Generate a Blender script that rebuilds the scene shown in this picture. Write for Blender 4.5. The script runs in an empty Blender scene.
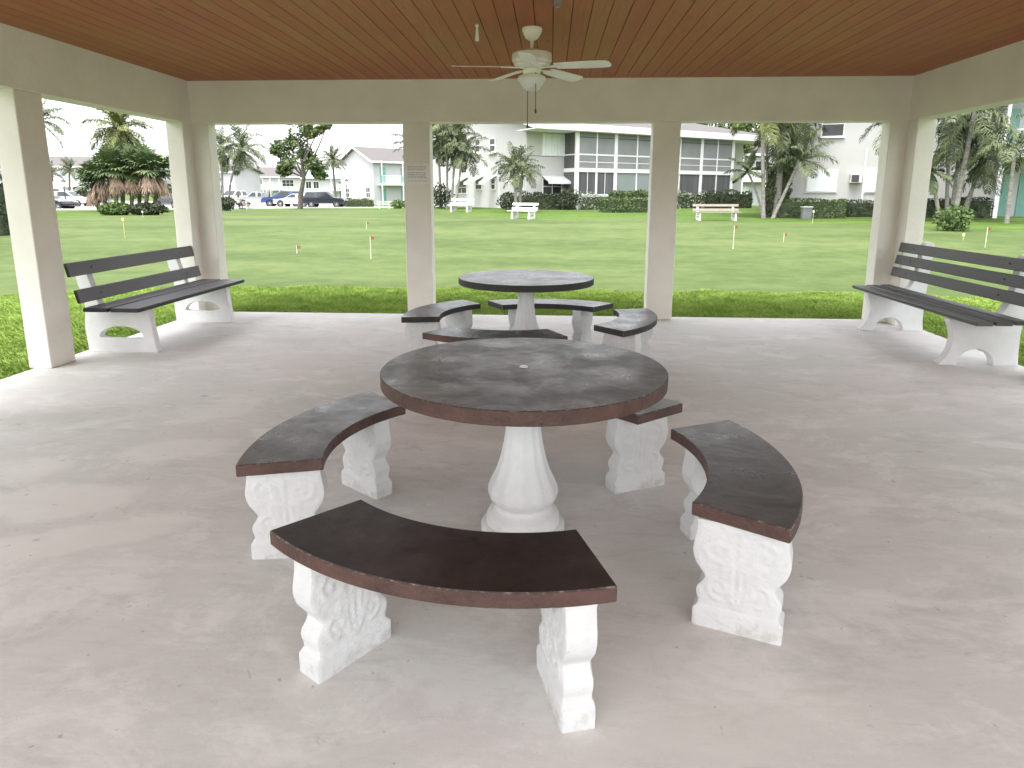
import bpy, bmesh, math, random
import numpy as np
from mathutils import Vector, Matrix, noise as mnoise
R = math.radians; PI = math.pi
sin, cos, atan2, hypot, sqrt = math.sin, math.cos, math.atan2, math.hypot, math.sqrt
random.seed(7)
S = bpy.context.scene
COL = S.collection

# ------------------------------------------------------------------ camera
F, PITCH, YAW, ROLL, CY, CAMH = 675.18, .2014, -.0558, .0022, 332.18, 1.5
fw = np.array([sin(YAW)*cos(PITCH), cos(YAW)*cos(PITCH), -sin(PITCH)])
rt = np.array([cos(YAW), -sin(YAW), 0.0]); up = np.cross(rt, fw)
rt, up = cos(ROLL)*rt + sin(ROLL)*up, -sin(ROLL)*rt + cos(ROLL)*up
CAM = np.array([0, 0, CAMH])
cd = bpy.data.cameras.new('camera'); cam = bpy.data.objects.new('camera', cd); COL.objects.link(cam)
cd.sensor_width = 36; cd.lens = F/1024*36; cd.shift_y = -(384-CY)/1024
cd.clip_start = .05; cd.clip_end = 3000
cam.matrix_world = Matrix(((rt[0], up[0], -fw[0], 0), (rt[1], up[1], -fw[1], 0), (rt[2], up[2], -fw[2], CAMH), (0, 0, 0, 1)))
S.camera = cam

def ray(x, y): return fw + rt*(x-512)/F + up*(CY-y)/F
def at(x, y, Y):                       # the point at depth Y that a survey line of the place meets
    d = ray(x, y); return CAM + d*Y/d[1]
def on_wall(x, y, P, d):               # distance along a wall (through P, direction d) and height
    q = ray(x, y); A = np.array([[q[0], -d[0]], [q[1], -d[1]]])
    t, u = np.linalg.solve(A, np.array(P[:2])); return u, CAMH + t*q[2]
def sst(a, b, x):
    t = min(1, max(0, (x-a)/(b-a))); return t*t*(3-2*t)
def gz(x, y):                          # height of the lawn
    z = -.025 + .325*sst(10.5, 30, y) + .25*sst(32, 46, y)*sst(-16, -6, x) - .28*sst(44, 62, y)*sst(-8, -16, x)
    z += .03*sin(x*.31+1)*sin(y*.23)*sst(12, 20, y)
    if y > 62: z += -.25*sst(62, 80, y)*sst(-6, 4, x)
    return z
def ground(px, py, lift=0):
    d = ray(px, py); t = 3.0
    for i in range(4000):
        p = CAM + d*t
        if p[2] <= gz(p[0], p[1]) + lift: break
        t *= 1.002
    return p

# ------------------------------------------------------------------ materials
def mat(name, col, rough=.8, var=.15, scale=6, detail=6, bump=0, bscale=40, col2=None, spec=.5, stretch=(1, 1, 1), metal=0, rnd=True, lo=.35, hi=.65):
    m = bpy.data.materials.new(name); m.use_nodes = True
    nt = m.node_tree; N, L = nt.nodes, nt.links
    b = N['Principled BSDF']
    b.inputs['Roughness'].default_value = rough; b.inputs['Metallic'].default_value = metal
    b.inputs['Specular IOR Level'].default_value = spec
    tc = N.new('ShaderNodeTexCoord'); mp = N.new('ShaderNodeMapping'); mp.inputs['Scale'].default_value = stretch
    L.new(tc.outputs['Object'], mp.inputs[0])
    nz = N.new('ShaderNodeTexNoise'); nz.noise_dimensions = '4D'
    nz.inputs['Scale'].default_value = scale; nz.inputs['Detail'].default_value = detail; nz.inputs['Roughness'].default_value = .6
    L.new(mp.outputs[0], nz.inputs['Vector'])
    if rnd:
        oi = N.new('ShaderNodeObjectInfo'); ml = N.new('ShaderNodeMath'); ml.operation = 'MULTIPLY'; ml.inputs[1].default_value = 37
        L.new(oi.outputs['Random'], ml.inputs[0]); L.new(ml.outputs[0], nz.inputs['W'])
    cr = N.new('ShaderNodeValToRGB')
    if col2 is None: col2 = tuple(min(1, c*(1+var)) for c in col); col = tuple(c*(1-var) for c in col)
    cr.color_ramp.elements[0].color = (*col, 1); cr.color_ramp.elements[1].color = (*col2, 1)
    cr.color_ramp.elements[0].position = lo; cr.color_ramp.elements[1].position = hi
    L.new(nz.outputs['Fac'], cr.inputs[0]); L.new(cr.outputs[0], b.inputs['Base Color'])
    if bump:
        n2 = N.new('ShaderNodeTexNoise'); n2.inputs['Scale'].default_value = bscale; n2.inputs['Detail'].default_value = 8
        L.new(tc.outputs['Object'], n2.inputs['Vector'])
        bp = N.new('ShaderNodeBump'); bp.inputs['Strength'].default_value = bump; bp.inputs['Distance'].default_value = .02
        L.new(n2.outputs['Fac'], bp.inputs['Height']); L.new(bp.outputs[0], b.inputs['Normal'])
    return m
class NB:                                # tiny node helper
    def __init__(s, m): s.m = m; s.N = m.node_tree.nodes; s.L = m.node_tree.links; s.b = s.N['Principled BSDF']
    def coord(s, scale=(1, 1, 1), kind='Object', loc=(0, 0, 0)):
        t = s.N.new('ShaderNodeTexCoord'); p = s.N.new('ShaderNodeMapping'); p.inputs['Scale'].default_value = scale; p.inputs['Location'].default_value = loc
        s.L.new(t.outputs[kind], p.inputs[0]); return p.outputs[0]
    def noise(s, v, scale, detail=6, rough=.6, dist=0):
        n = s.N.new('ShaderNodeTexNoise'); n.inputs['Scale'].default_value = scale; n.inputs['Detail'].default_value = detail
        n.inputs['Roughness'].default_value = rough; n.inputs['Distortion'].default_value = dist
        s.L.new(v, n.inputs['Vector']); return n.outputs['Fac']
    def ramp(s, f, *stops):
        r = s.N.new('ShaderNodeValToRGB'); e = r.color_ramp.elements
        while len(e) < len(stops): e.new(.5)
        for k, (p, c) in zip(e, stops): k.position = p; k.color = (*c, 1) if not isinstance(c, (int, float)) else (c, c, c, 1)
        s.L.new(f, r.inputs[0]); return r.outputs[0]
    def mix(s, f, a, b, mode='MIX'):
        n = s.N.new('ShaderNodeMix'); n.data_type = 'RGBA'; n.blend_type = mode
        for sock, v in ((n.inputs[0], f), (n.inputs[6], a), (n.inputs[7], b)):
            if isinstance(v, (int, float)): sock.default_value = v
            elif isinstance(v, tuple): sock.default_value = (*v, 1)
            else: s.L.new(v, sock)
        return n.outputs[2]
    def math(s, op, a, b=0):
        n = s.N.new('ShaderNodeMath'); n.operation = op
        for sock, v in ((n.inputs[0], a), (n.inputs[1], b)):
            if isinstance(v, (int, float)): sock.default_value = v
            else: s.L.new(v, sock)
        return n.outputs[0]
    def bump(s, h, strength, dist=.02):
        n = s.N.new('ShaderNodeBump'); n.inputs['Strength'].default_value = strength; n.inputs['Distance'].default_value = dist
        s.L.new(h, n.inputs['Height']); s.L.new(n.outputs[0], s.b.inputs['Normal'])
    def base(s, c): s.L.new(c, s.b.inputs['Base Color'])
def newmat(name, rough=.8, spec=.5):
    m = bpy.data.materials.new(name); m.use_nodes = True; n = NB(m); n.b.inputs['Roughness'].default_value = rough; n.b.inputs['Specular IOR Level'].default_value = spec
    return m, n

M = {}
M['stucco'] = mat('cream_stucco', (.78, .752, .69), .9, .05, 2.2, bump=.16, bscale=22)
M['soffit'] = mat('soffit_white', (.6, .58, .54), .9, .05, 3)
M['white_paint'] = mat('white_masonry_paint', (.64, .64, .64), .75, .035, 14, bump=.25, bscale=70)
n = NB(M['white_paint']); v = n.coord(); b0 = n.b.inputs['Base Color'].links[0].from_socket
sz = n.N.new('ShaderNodeSeparateXYZ'); n.L.new(v, sz.inputs[0])
chip = n.ramp(n.noise(v, 34, 4, .6, .6), (.69, 0), (.72, 1)); c = n.mix(n.math('MULTIPLY', chip, .5), b0, (.40, .37, .33))
spl = n.math('SUBTRACT', n.noise(v, 13, 6, .7), n.math('MULTIPLY', sz.outputs['Z'], 2.2))
c = n.mix(n.math('MULTIPLY', n.ramp(spl, (.44, 0), (.60, 1)), .55), c, (.42, .39, .34)); n.base(c)
M['white_trim'] = mat('white_trim', (.72, .72, .71), .6, .03, 4)
M['bench_concrete'] = mat('white_concrete', (.72, .72, .72), .8, .05, 8, bump=.12, bscale=90)
M['charcoal'] = mat('charcoal_plank', (.105, .10, .112), .5, .2, 4, stretch=(1, .12, 1), bump=.15, bscale=60)
M['charcoal2'] = mat('dark_grey_plank', (.062, .061, .060), .5, .25, 4, stretch=(1, .12, 1), bump=.15, bscale=60)
M['rim_brown'] = mat('red_brown_rim', (.074, .036, .029), .55, .35, 9, bump=.3, bscale=60)
M['rim_black'] = mat('black_rim', (.018, .017, .016), .55, .3, 9, bump=.2, bscale=60)
M['edge_worn'] = mat('worn_edge', (.05, .035, .03), .6, .3, 60, col2=(.30, .26, .23), lo=.5, hi=.75)
M['fan_white'] = mat('fan_white', (.86, .87, .80), .45, .05, 6)
M['fan_glass'] = mat('frosted_glass', (.74, .76, .74), .3, .02, 4)
M['chain'] = mat('pull_chain', (.12, .11, .1), .4, .1, 5)
M['paper'] = mat('notice_paper', (.82, .81, .80), .8, .04, 8)
M['ink'] = mat('faded_ink', (.30, .29, .29), .8, .1, 8)
M['wall'] = mat('white_stucco_wall', (.47, .465, .455), .9, .04, .6)
M['wall_cool'] = mat('cool_white_wall', (.42, .425, .435), .9, .04, .6)
M['roof'] = mat('shingle_roof', (.10, .091, .087), .9, .12, 3, stretch=(1, 1, 6))
M['roof_far'] = mat('far_shingle_roof', (.115, .105, .102), .9, .06, 2)
M['teal'] = mat('teal_paint', (.14, .30, .26), .6, .08, 2)
M['teal_pale'] = mat('pale_teal_paint', (.36, .50, .46), .7, .06, 2)
M['dark_glass'] = mat('window_glass', (.03, .035, .035), .12, .2, 2)
M['screen'] = mat('insect_screen', (.21, .215, .215), .7, .10, .7)
M['screen_teal'] = mat('teal_blind_screen', (.21, .245, .238), .7, .06, .7)
M['screen_dark'] = mat('dark_curtain_screen', (.085, .085, .09), .7, .3, 2.5, stretch=(1, 1, .05))
M['awning'] = mat('white_awning', (.72, .73, .72), .6, .04, 2)
M['shutter'] = mat('white_shutter', (.76, .78, .80), .6, .03, 2)
M['ac'] = mat('ac_casing', (.58, .57, .54), .5, .05, 3)
M['ac_grille'] = mat('ac_grille', (.07, .07, .075), .5, .3, 40, stretch=(1, 1, 8))
M['box_grey'] = mat('grey_box', (.14, .145, .145), .6, .1, 3)
M['trunk'] = mat('palm_trunk', (.25, .235, .215), .9, .3, 3, stretch=(1, 1, 4), bump=.5, bscale=14)
M['trunk_dark'] = mat('dark_trunk', (.11, .095, .08), .9, .35, 3, stretch=(1, 1, 3), bump=.5, bscale=14)
M['crownshaft'] = mat('yellow_crownshaft', (.30, .24, .06), .6, .3, 3, stretch=(1, 1, .6))
M['tan_slat'] = mat('tan_slat', (.27, .225, .20), .7, .08, 4)
M['pink_slat'] = mat('faded_pink_slat', (.50, .33, .30), .7, .1, 4)
M['flag_red'] = mat('red_flag', (.22, .085, .055), .7, .15, 8)
M['pole_white'] = mat('white_pole', (.70, .70, .62), .6, .05, 8)
M['pole_yellow'] = mat('yellow_pole', (.60, .52, .22), .6, .05, 8)
M['black_metal'] = mat('black_metal', (.02, .02, .022), .5, .1, 4)
M['lamp_glass'] = mat('lamp_glass', (.55, .55, .52), .3, .05, 4)
M['tyre'] = mat('tyre_rubber', (.02, .02, .02), .9, .1, 5)
M['rim'] = mat('wheel_rim', (.45, .45, .46), .35, .1, 5, metal=.6)
M['car_glass'] = mat('car_glass', (.025, .03, .035), .08, .1, 3)
M['lamp_red'] = mat('tail_lamp', (.35, .03, .02), .3, .1, 3)
M['lamp_clear'] = mat('head_lamp', (.6, .6, .6), .2, .1, 3)
def foliage(name, a, b, scale=1.2, rough=.65, spec=.12):
    m, n = newmat(name, rough, spec)
    v = n.coord(); f = n.noise(v, scale, 4); f2 = n.noise(v, scale*9, 3)
    f = n.math('ADD', n.math('MULTIPLY', f, .6), n.math('MULTIPLY', f2, .4))
    c = n.ramp(f, (.38, a), (.62, b)); n.base(c)
    return m
M['palm_leaf'] = foliage('palm_leaf', (.052, .068, .040), (.150, .175, .090), 1.2)
M['palm_light'] = foliage('yellowish_palm_leaf', (.08, .105, .035), (.19, .20, .075), 1.0)
M['fan_leaf'] = foliage('fan_palm_leaf', (.05, .085, .040), (.155, .195, .085), 1.2)
M['dead_leaf'] = foliage('dead_frond', (.28, .18, .14), (.62, .46, .38), 2.5, .9, .1)
M['tree_leaf'] = foliage('tree_leaf', (.05, .08, .034), (.145, .185, .075), .8)
M['tree_leaf_y'] = foliage('warm_tree_leaf', (.07, .09, .03), (.17, .17, .05), .8)
M['hedge_dark'] = foliage('dark_hedge_leaf', (.030, .042, .026), (.075, .090, .050), 3)
M['hedge_green'] = foliage('green_hedge_leaf', (.050, .085, .028), (.115, .165, .055), 3)
M['hedge_var'] = foliage('variegated_leaf', (.05, .075, .04), (.38, .40, .33), 5)
M['bush_bright'] = foliage('bright_bush_leaf', (.06, .12, .03), (.15, .22, .06), 3)
M['blade'] = foliage('grass_blade', (.16, .26, .04), (.34, .45, .11), 2.5, .6, .2)

def grass_sheet(name, stops, sc, streak, b=.4):
    m, n = newmat(name, .9, .15)
    v = n.coord(); vs = n.coord((.5, 1.3, 1))
    f = n.math('ADD', n.math('MULTIPLY', n.noise(vs, streak, 5), .55), n.math('MULTIPLY', n.noise(v, sc, 8, .7), .45))
    n.base(n.ramp(f, *stops)); n.bump(n.noise(v, 60, 6, .7), b, .03)
    return m
M['lawn'] = grass_sheet('lawn_rough', ((.40, (.050, .092, .015)), (.50, (.074, .126, .023)), (.60, (.108, .150, .037))), 5, .5, .6)
M['green'] = grass_sheet('putting_green', ((.40, (.056, .086, .024)), (.47, (.071, .102, .030)), (.52, (.085, .117, .037)), (.60, (.108, .136, .049))), 1.6, .22, .3)

# concrete slab: pinkish beige, pale worn patches, dark scuffs and specks, grey-green blobs
m, n = newmat('patio_concrete', .72, .35); M['concrete'] = m
v = n.coord(); vs = n.coord((.7, 3.2, 1))
big = n.noise(v, .42, 4, .55, .5); mid = n.noise(n.coord((.8, 1.3, 1), loc=(9, 4, 2)), 2.4, 10, .74, .5)
c = n.ramp(big, (.42, (.525, .530, .497)), (.50, (.565, .550, .527)), (.58, (.590, .556, .540)))
c = n.mix(n.math('MULTIPLY', n.ramp(mid, (.50, 0), (.60, 1)), .75), c, (.675, .67, .64))
mid2 = n.noise(n.coord((.8, 1.4, 1), loc=(2, 14, 5)), 3.1, 10, .76, .5)
c = n.mix(n.math('MULTIPLY', n.ramp(mid2, (.52, 0), (.63, 1)), .55), c, (.415, .41, .375))
st = n.noise(vs, 7, 9, .75)
c = n.mix(n.math('MULTIPLY', n.ramp(st, (.50, 0), (.66, 1)), .35), c, (.68, .655, .63))
st2 = n.noise(n.coord((1.0, 4, 1), loc=(3, 7, 0)), 4.4, 10, .8)
c = n.mix(n.math('MULTIPLY', n.ramp(st2, (.55, 0), (.66, 1)), .35), c, (.36, .34, .305))
# pale worn patches with their own outlines
def blob(cx, cy, ax, ay, a, soft=.25):
    mp = n.N.new('ShaderNodeMapping'); mp.vector_type = 'TEXTURE'
    mp.inputs['Location'].default_value = (cx, cy, 0); mp.inputs['Rotation'].default_value = (0, 0, R(a)); mp.inputs['Scale'].default_value = (ax, ay, 1)
    t = n.N.new('ShaderNodeTexCoord'); n.L.new(t.outputs['Object'], mp.inputs[0])
    ln = n.N.new('ShaderNodeVectorMath'); ln.operation = 'LENGTH'; n.L.new(mp.outputs[0], ln.inputs[0])
    d = n.math('ADD', ln.outputs['Value'], n.math('MULTIPLY', n.math('SUBTRACT', n.noise(v, 3.2, 7, .65), .5), 1.5))
    return n.ramp(d, (1-soft, 1), (1.0, 0))
for k, (px, py, ax, ay, a, s_) in enumerate(((180, 448, .36, .20, 20, .7), (225, 410, .26, .22, 35, .6), (55, 500, .42, .25, 10, .75), (70, 540, .50, .16, 28, .7), (20, 470, .3, .2, 0, .5), (700, 700, .5, .25, 0, .35), (860, 420, .6, .25, 10, .25))):
    p = CAM + ray(px, py)*(-CAMH/ray(px, py)[2])
    c = n.mix(n.math('MULTIPLY', blob(p[0], p[1], ax, ay, a), s_), c, (.66, .655, .61))
for px, py, ax, ay, a, s_ in ((40, 420, .75, .28, 5, .40), (420, 490, .34, .28, 0, .30), (640, 560, .30, .45, 0, .30), (600, 450, .5, .3, 0, .30), (420, 590, .28, .4, 10, .18), (300, 340, .5, .2, 0, .25), (960, 560, .4, .3, 0, .12)):  # darker grey-green blobs, several of them round the near table
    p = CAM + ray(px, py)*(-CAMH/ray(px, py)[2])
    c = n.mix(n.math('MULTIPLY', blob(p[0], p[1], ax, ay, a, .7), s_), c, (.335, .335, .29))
spk = n.noise(v, 11, 3, .5, .6)
c = n.mix(n.math('MULTIPLY', n.ramp(spk, (.695, 0), (.75, 1)), .45), c, (.20, .185, .165))
spk2 = n.noise(n.coord(loc=(5, 2, 1)), 26, 2, .5)
c = n.mix(n.math('MULTIPLY', n.ramp(spk2, (.715, 0), (.76, 1)), .55), c, (.15, .13, .12))
c = n.mix(n.math('MULTIPLY', n.ramp(n.noise(v, 55, 6, .75), (.35, 0), (.7, 1)), .25), c, (.68, .65, .62))
grit = n.noise(v, 150, 3, .6); c = n.mix(n.math('MULTIPLY', n.ramp(grit, (.60, 0), (.70, 1)), .35), c, (.36, .34, .31))
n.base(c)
n.bump(n.math('ADD', n.math('MULTIPLY', mid, .6), n.math('MULTIPLY', n.noise(v, 90, 4), .3)), .08, .02)

# painted concrete tops: charcoal with worn cloudy grey patches
def worn_top(name, dark, mid, pale, bias=0, scale=2.2, rough=.36, stretch=(1, 1, 1)):
    m, n = newmat(name, rough, .5)
    oi = n.N.new('ShaderNodeObjectInfo')
    cv = n.coord(stretch); ad = n.N.new('ShaderNodeVectorMath'); ad.operation = 'ADD'
    ms = n.math('MULTIPLY', oi.outputs['Random'], 20); n.L.new(cv, ad.inputs[0]); n.L.new(ms, ad.inputs[1]); v = ad.outputs[0]
    f = n.noise(v, scale, 8, .68, .9)
    c = n.ramp(f, (.36-bias, dark), (.50-bias, mid), (.66-bias, pale))
    sc_ = n.noise(v, 7, 4, .6, 1.5)
    c = n.mix(n.math('MULTIPLY', n.ramp(sc_, (.60, 0), (.68, 1)), .6), c, tuple(x*.35 for x in dark))
    fine = n.noise(v, 26, 6, .75)
    c = n.mix(n.math('MULTIPLY', n.ramp(fine, (.58, 0), (.72, 1)), .16), c, tuple(min(1, x*1.4) for x in pale))
    n.base(c)
    rg = n.ramp(n.noise(v, 5, 6, .7), (.3, rough-.06), (.7, rough+.18)); n.L.new(rg, n.b.inputs['Roughness'])
    n.bump(n.math('ADD', f, n.math('MULTIPLY', fine, .25)), .18, .02)
    return m
M['table_top'] = worn_top('worn_charcoal_table_top', (.017, .016, .016), (.062, .062, .061), (.20, .198, .194), -.01, 3.0, .30)
M['table_top_far'] = worn_top('worn_grey_table_top', (.028, .028, .030), (.075, .075, .079), (.16, .16, .168), .03, 2.4, .27)
M['seat_top'] = worn_top('worn_charcoal_seat', (.026, .023, .022), (.056, .052, .050), (.12, .113, .11), .02, 3, .27, (1, 1, 1))
M['seat_brown'] = worn_top('dark_brown_seat', (.020, .014, .013), (.030, .021, .020), (.050, .037, .035), -.05, 3, .42)
M['seat_black'] = worn_top('black_seat', (.024, .024, .025), (.042, .042, .044), (.10, .10, .105), .02, 3, .28)

# plank ceiling
m, n = newmat('stained_plank_ceiling', .55, .3); M['planks'] = m
v = n.coord(); sx = n.N.new('ShaderNodeSeparateXYZ'); n.L.new(v, sx.inputs[0])
idx = n.math('FLOOR', n.math('DIVIDE', sx.outputs['X'], .14))
wn = n.N.new('ShaderNodeTexWhiteNoise'); wn.noise_dimensions = '1D'; n.L.new(idx, wn.inputs['W'])
lv = n.noise(v, .42, 3, .5)
f = n.math('ADD', n.math('MULTIPLY', wn.outputs['Value'], .30), n.math('MULTIPLY', lv, .9))
c = n.ramp(f, (.36, (.37, .098, .052)), (.62, (.40, .142, .056)), (.85, (.38, .185, .064)))
gr = n.noise(n.coord((14, .7, 14)), 3, 8, .7, .5)
c = n.mix(n.math('MULTIPLY', n.ramp(gr, (.35, 0), (.75, 1)), .6), c, (.19, .070, .034))
kn = n.noise(n.coord((3, .9, 3)), 4, 2, .5); c = n.mix(n.math('MULTIPLY', n.ramp(kn, (.72, 0), (.78, 1)), .6), c, (.10, .045, .02))
n.base(c); n.bump(gr, .12, .01)
M['groove'] = mat('groove_dark', (.05, .025, .015), .9, .1, 5)
M['pavement'] = mat('pale_parking_paving', (.36, .335, .315), .9, .08, .4, bump=.1)
M['line_white'] = mat('road_paint', (.6, .6, .58), .8, .05, 4)
M['carpaint'] = {}
def carpaint(k, c, metal=0):
    if k not in M['carpaint']:
        mm = mat(k+'_car_paint', c, .25, .03, 2, metal=metal, rnd=False); mm.node_tree.nodes['Principled BSDF'].inputs['Coat Weight'].default_value = .6
        M['carpaint'][k] = mm
    return M['carpaint'][k]

# ------------------------------------------------------------------ mesh helpers
class MB:
    def __init__(s): s.v = []; s.f = []; s.m = []
    def add(s, vs, fs, mi=0):
        o = len(s.v); s.v += [tuple(map(float, p)) for p in vs]; s.f += [tuple(i+o for i in q) for q in fs]; s.m += [mi]*len(fs); return s
    def box(s, c, d, mi=0, rot=None):
        hx, hy, hz = d[0]/2, d[1]/2, d[2]/2
        vs = [(x, y, z) for z in (-hz, hz) for x, y in ((-hx, -hy), (hx, -hy), (hx, hy), (-hx, hy))]
        if rot is not None: vs = [tuple(rot @ Vector(p)) for p in vs]
        return s.add([(p[0]+c[0], p[1]+c[1], p[2]+c[2]) for p in vs], [(3, 2, 1, 0), (4, 5, 6, 7), (0, 1, 5, 4), (1, 2, 6, 5), (2, 3, 7, 6), (3, 0, 4, 7)], mi)
    def b2(s, a, b, mi=0):             # box from corner to corner
        return s.box([(a[i]+b[i])/2 for i in range(3)], [abs(b[i]-a[i]) for i in range(3)], mi)
    def prism(s, pts, off, mi=0):      # planar polygon (3D points) extruded by off
        k = len(pts); q = [tuple(np.add(p, off)) for p in pts]
        return s.add(list(pts)+q, [tuple(range(k))[::-1], tuple(range(k, 2*k))]+[(i, (i+1) % k, k+(i+1) % k, k+i) for i in range(k)], mi)
    def lathe(s, prof, n=32, c=(0, 0, 0), mi=0, mod=None, cap=True):
        vs = []
        for r, z in prof:
            for i in range(n):
                a = 2*PI*i/n; rr = r*(mod(a, z) if mod else 1); vs.append((c[0]+rr*cos(a), c[1]+rr*sin(a), c[2]+z))
        fs = [(j*n+i, j*n+(i+1) % n, (j+1)*n+(i+1) % n, (j+1)*n+i) for j in range(len(prof)-1) for i in range(n)]
        if cap: fs += [tuple(range(n))[::-1], tuple(range((len(prof)-1)*n, len(prof)*n))]
        return s.add(vs, fs, mi)
    def tube(s, pts, rad, n=8, mi=0):
        pts = [Vector(p) for p in pts]; vs = []; k = len(pts)
        if not hasattr(rad, '__len__'): rad = [rad]*k
        ref = Vector((0, 0, 1))
        for i, p in enumerate(pts):
            t = (pts[min(i+1, k-1)]-pts[max(i-1, 0)]).normalized()
            a = t.cross(ref if abs(t.z) < .95 else Vector((1, 0, 0))).normalized(); b = t.cross(a)
            vs += [tuple(p + (a*cos(2*PI*j/n)+b*sin(2*PI*j/n))*rad[i]) for j in range(n)]
        fs = [(i*n+j, i*n+(j+1) % n, (i+1)*n+(j+1) % n, (i+1)*n+j) for i in range(k-1) for j in range(n)]
        fs += [tuple(range(n))[::-1], tuple(range((k-1)*n, k*n))]
        return s.add(vs, fs, mi)
    def build(s, name, mats, parent=None, bevel=0, smooth=None, bmat=-1, seg=1, loc=None, rotz=0):
        me = bpy.data.meshes.new(name); me.from_pydata(s.v, [], s.f)
        for mm in (mats if isinstance(mats, (list, tuple)) else [mats]): me.materials.append(mm)
        if s.m: me.polygons.foreach_set('material_index', s.m)
        if bevel or True:
            b = bmesh.new(); b.from_mesh(me)
            if len(b.faces) < 6000: bmesh.ops.recalc_face_normals(b, faces=b.faces)
            if bevel:
                ed = [e for e in b.edges if len(e.link_faces) == 2 and e.calc_face_angle(0) > R(32)]
                bmesh.ops.bevel(b, geom=ed, offset=bevel, segments=seg, affect='EDGES', material=bmat, profile=.6)
            b.to_mesh(me); b.free()
        if smooth is not None:
            me.polygons.foreach_set('use_smooth', [True]*len(me.polygons)); me.set_sharp_from_angle(angle=R(smooth))
        me.update()
        o = bpy.data.objects.new(name, me); COL.objects.link(o)
        if parent: o.parent = parent
        if loc is not None: o.location = loc
        if rotz: o.rotation_euler.z = rotz
        return o
def tag(o, label=None, cat=None, group=None, kind=None):
    if label: o['label'] = label
    if cat: o['category'] = cat
    if group: o['group'] = group
    if kind: o['kind'] = kind
    return o
def empty(name, loc, rz=0, label=None, cat=None, group=None):
    o = bpy.data.objects.new(name, None); o.empty_display_size = .2; COL.objects.link(o)
    o.location = tuple(map(float, loc)); o.rotation_euler.z = rz
    return tag(o, label, cat, group)
def copy_tree(o, parent=None):
    c = o.copy(); COL.objects.link(c)
    if parent: c.parent = parent
    for ch in list(o.children): copy_tree(ch, c)
    return c

# ------------------------------------------------------------------ setting: lawn, slab, green, lot
XL, XR, YB, TH = -4.3335, 4.0489, 8.2295, .205       # inner faces of the pavilion
HC, HB = 2.8122, 2.3278
SL, SR, SB = -4.5, 4.2504, 8.43                      # slab edges

xs = sorted(set([-1200, -600, -300, -180, -120]+list(np.arange(-90, 60, 2.0))+list(np.arange(-12, 12, .5))+[60, 80, 120, 200, 400, 1200]))
ys = sorted(set([-300, -100, -40, -15, -6]+list(np.arange(0, 14, .5))+list(np.arange(14, 110, 2.0))+[120, 140, 180, 240, 400, 900, 2500]))
mb = MB(); nx = len(xs)
mb.add([(x, y, gz(x, y)) for y in ys for x in xs], [(j*nx+i, j*nx+i+1, (j+1)*nx+i+1, (j+1)*nx+i) for j in range(len(ys)-1) for i in range(nx-1)])
tag(mb.build('lawn', M['lawn'], smooth=60), kind='structure')

mb = MB(); mb.b2((SL, -3.6, -.16), (SR, SB, 0))
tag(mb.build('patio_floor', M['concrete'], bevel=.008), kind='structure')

# the putting green: a mown sheet lofted between its near and its far edge
near = [(-40, 2), (-16, 6), (-9.5, 9.0), (-6.4, 10.6), (-4.2, 10.95), (0, 10.75), (3.5, 10.85), (5.6, 10.7), (8, 9.6), (14, 6), (36, 2)]
farpx = [(-160, 226), (57, 221), (110, 217), (172, 214), (222, 211.3), (300, 208.6), (374, 209.2), (434, 212.4), (497, 217.6), (565, 220), (651, 218), (679, 220.5), (757, 222), (812, 223.6), (872, 224.2), (926, 228), (1024, 232), (1180, 240)]
far = [ground(*q)[:2] for q in farpx]
def resample(P, k):
    P = np.array(P, float); d = np.r_[0, np.cumsum(np.hypot(*np.diff(P, axis=0).T))]; t = np.linspace(0, d[-1], k)
    return np.stack([np.interp(t, d, P[:, 0]), np.interp(t, d, P[:, 1])], 1)
K, T = 90, 60; A = resample(near, K); Bq = resample(far, K); mb = MB()
vs = []
for j in range(T):
    t = (j/(T-1))**1.3
    for i in range(K):
        x, y = A[i]*(1-t)+Bq[i]*t; vs.append((x, y, gz(x, y)+.008))
mb.add(vs, [(j*K+i, j*K+i+1, (j+1)*K+i+1, (j+1)*K+i) for j in range(T-1) for i in range(K-1)])
tag(mb.build('putting_green', M['green'], smooth=60), kind='structure')

# parking lot beyond the lawn on the left, with a kerb and bay lines
def ribbon(px0, pts_near, pts_far, lift, name, m):
    mb = MB(); k = 40; a = resample(pts_near, k); b = resample(pts_far, k); vs = []
    for j in range(8):
        for i in range(k):
            x, y = a[i]*(1-j/7)+b[i]*j/7; vs.append((x, y, gz(x, y)+lift))
    mb.add(vs, [(j*k+i, j*k+i+1, (j+1)*k+i+1, (j+1)*k+i) for j in range(7) for i in range(k-1)])
    return tag(mb.build(name, m, smooth=60), kind='structure')
lot_near = [(-130, 46), (-42, 56), (-31, 66), (-22, 72.5), (-16, 77)]
lot_far = [(-130, 132), (-60, 132), (-34, 106), (-25, 84), (-16, 79.5)]
ribbon(0, lot_near, lot_far, .03, 'parking_lot', M['pavement'])
mb = MB(); kp = resample(lot_near, 40)
for a, b in zip(kp[:-1], kp[1:]):
    d = (b-a)/np.hypot(*(b-a)); nn = np.array((d[1], -d[0]))*.15
    q = [(*a, gz(*a)-.05), (*(a+nn), gz(*a)-.05), (*(b+nn), gz(*b)-.05), (*b, gz(*b)-.05)]
    mb.prism(q, (0, 0, .18))
tag(mb.build('kerb', M['line_white']), kind='structure')

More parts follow.
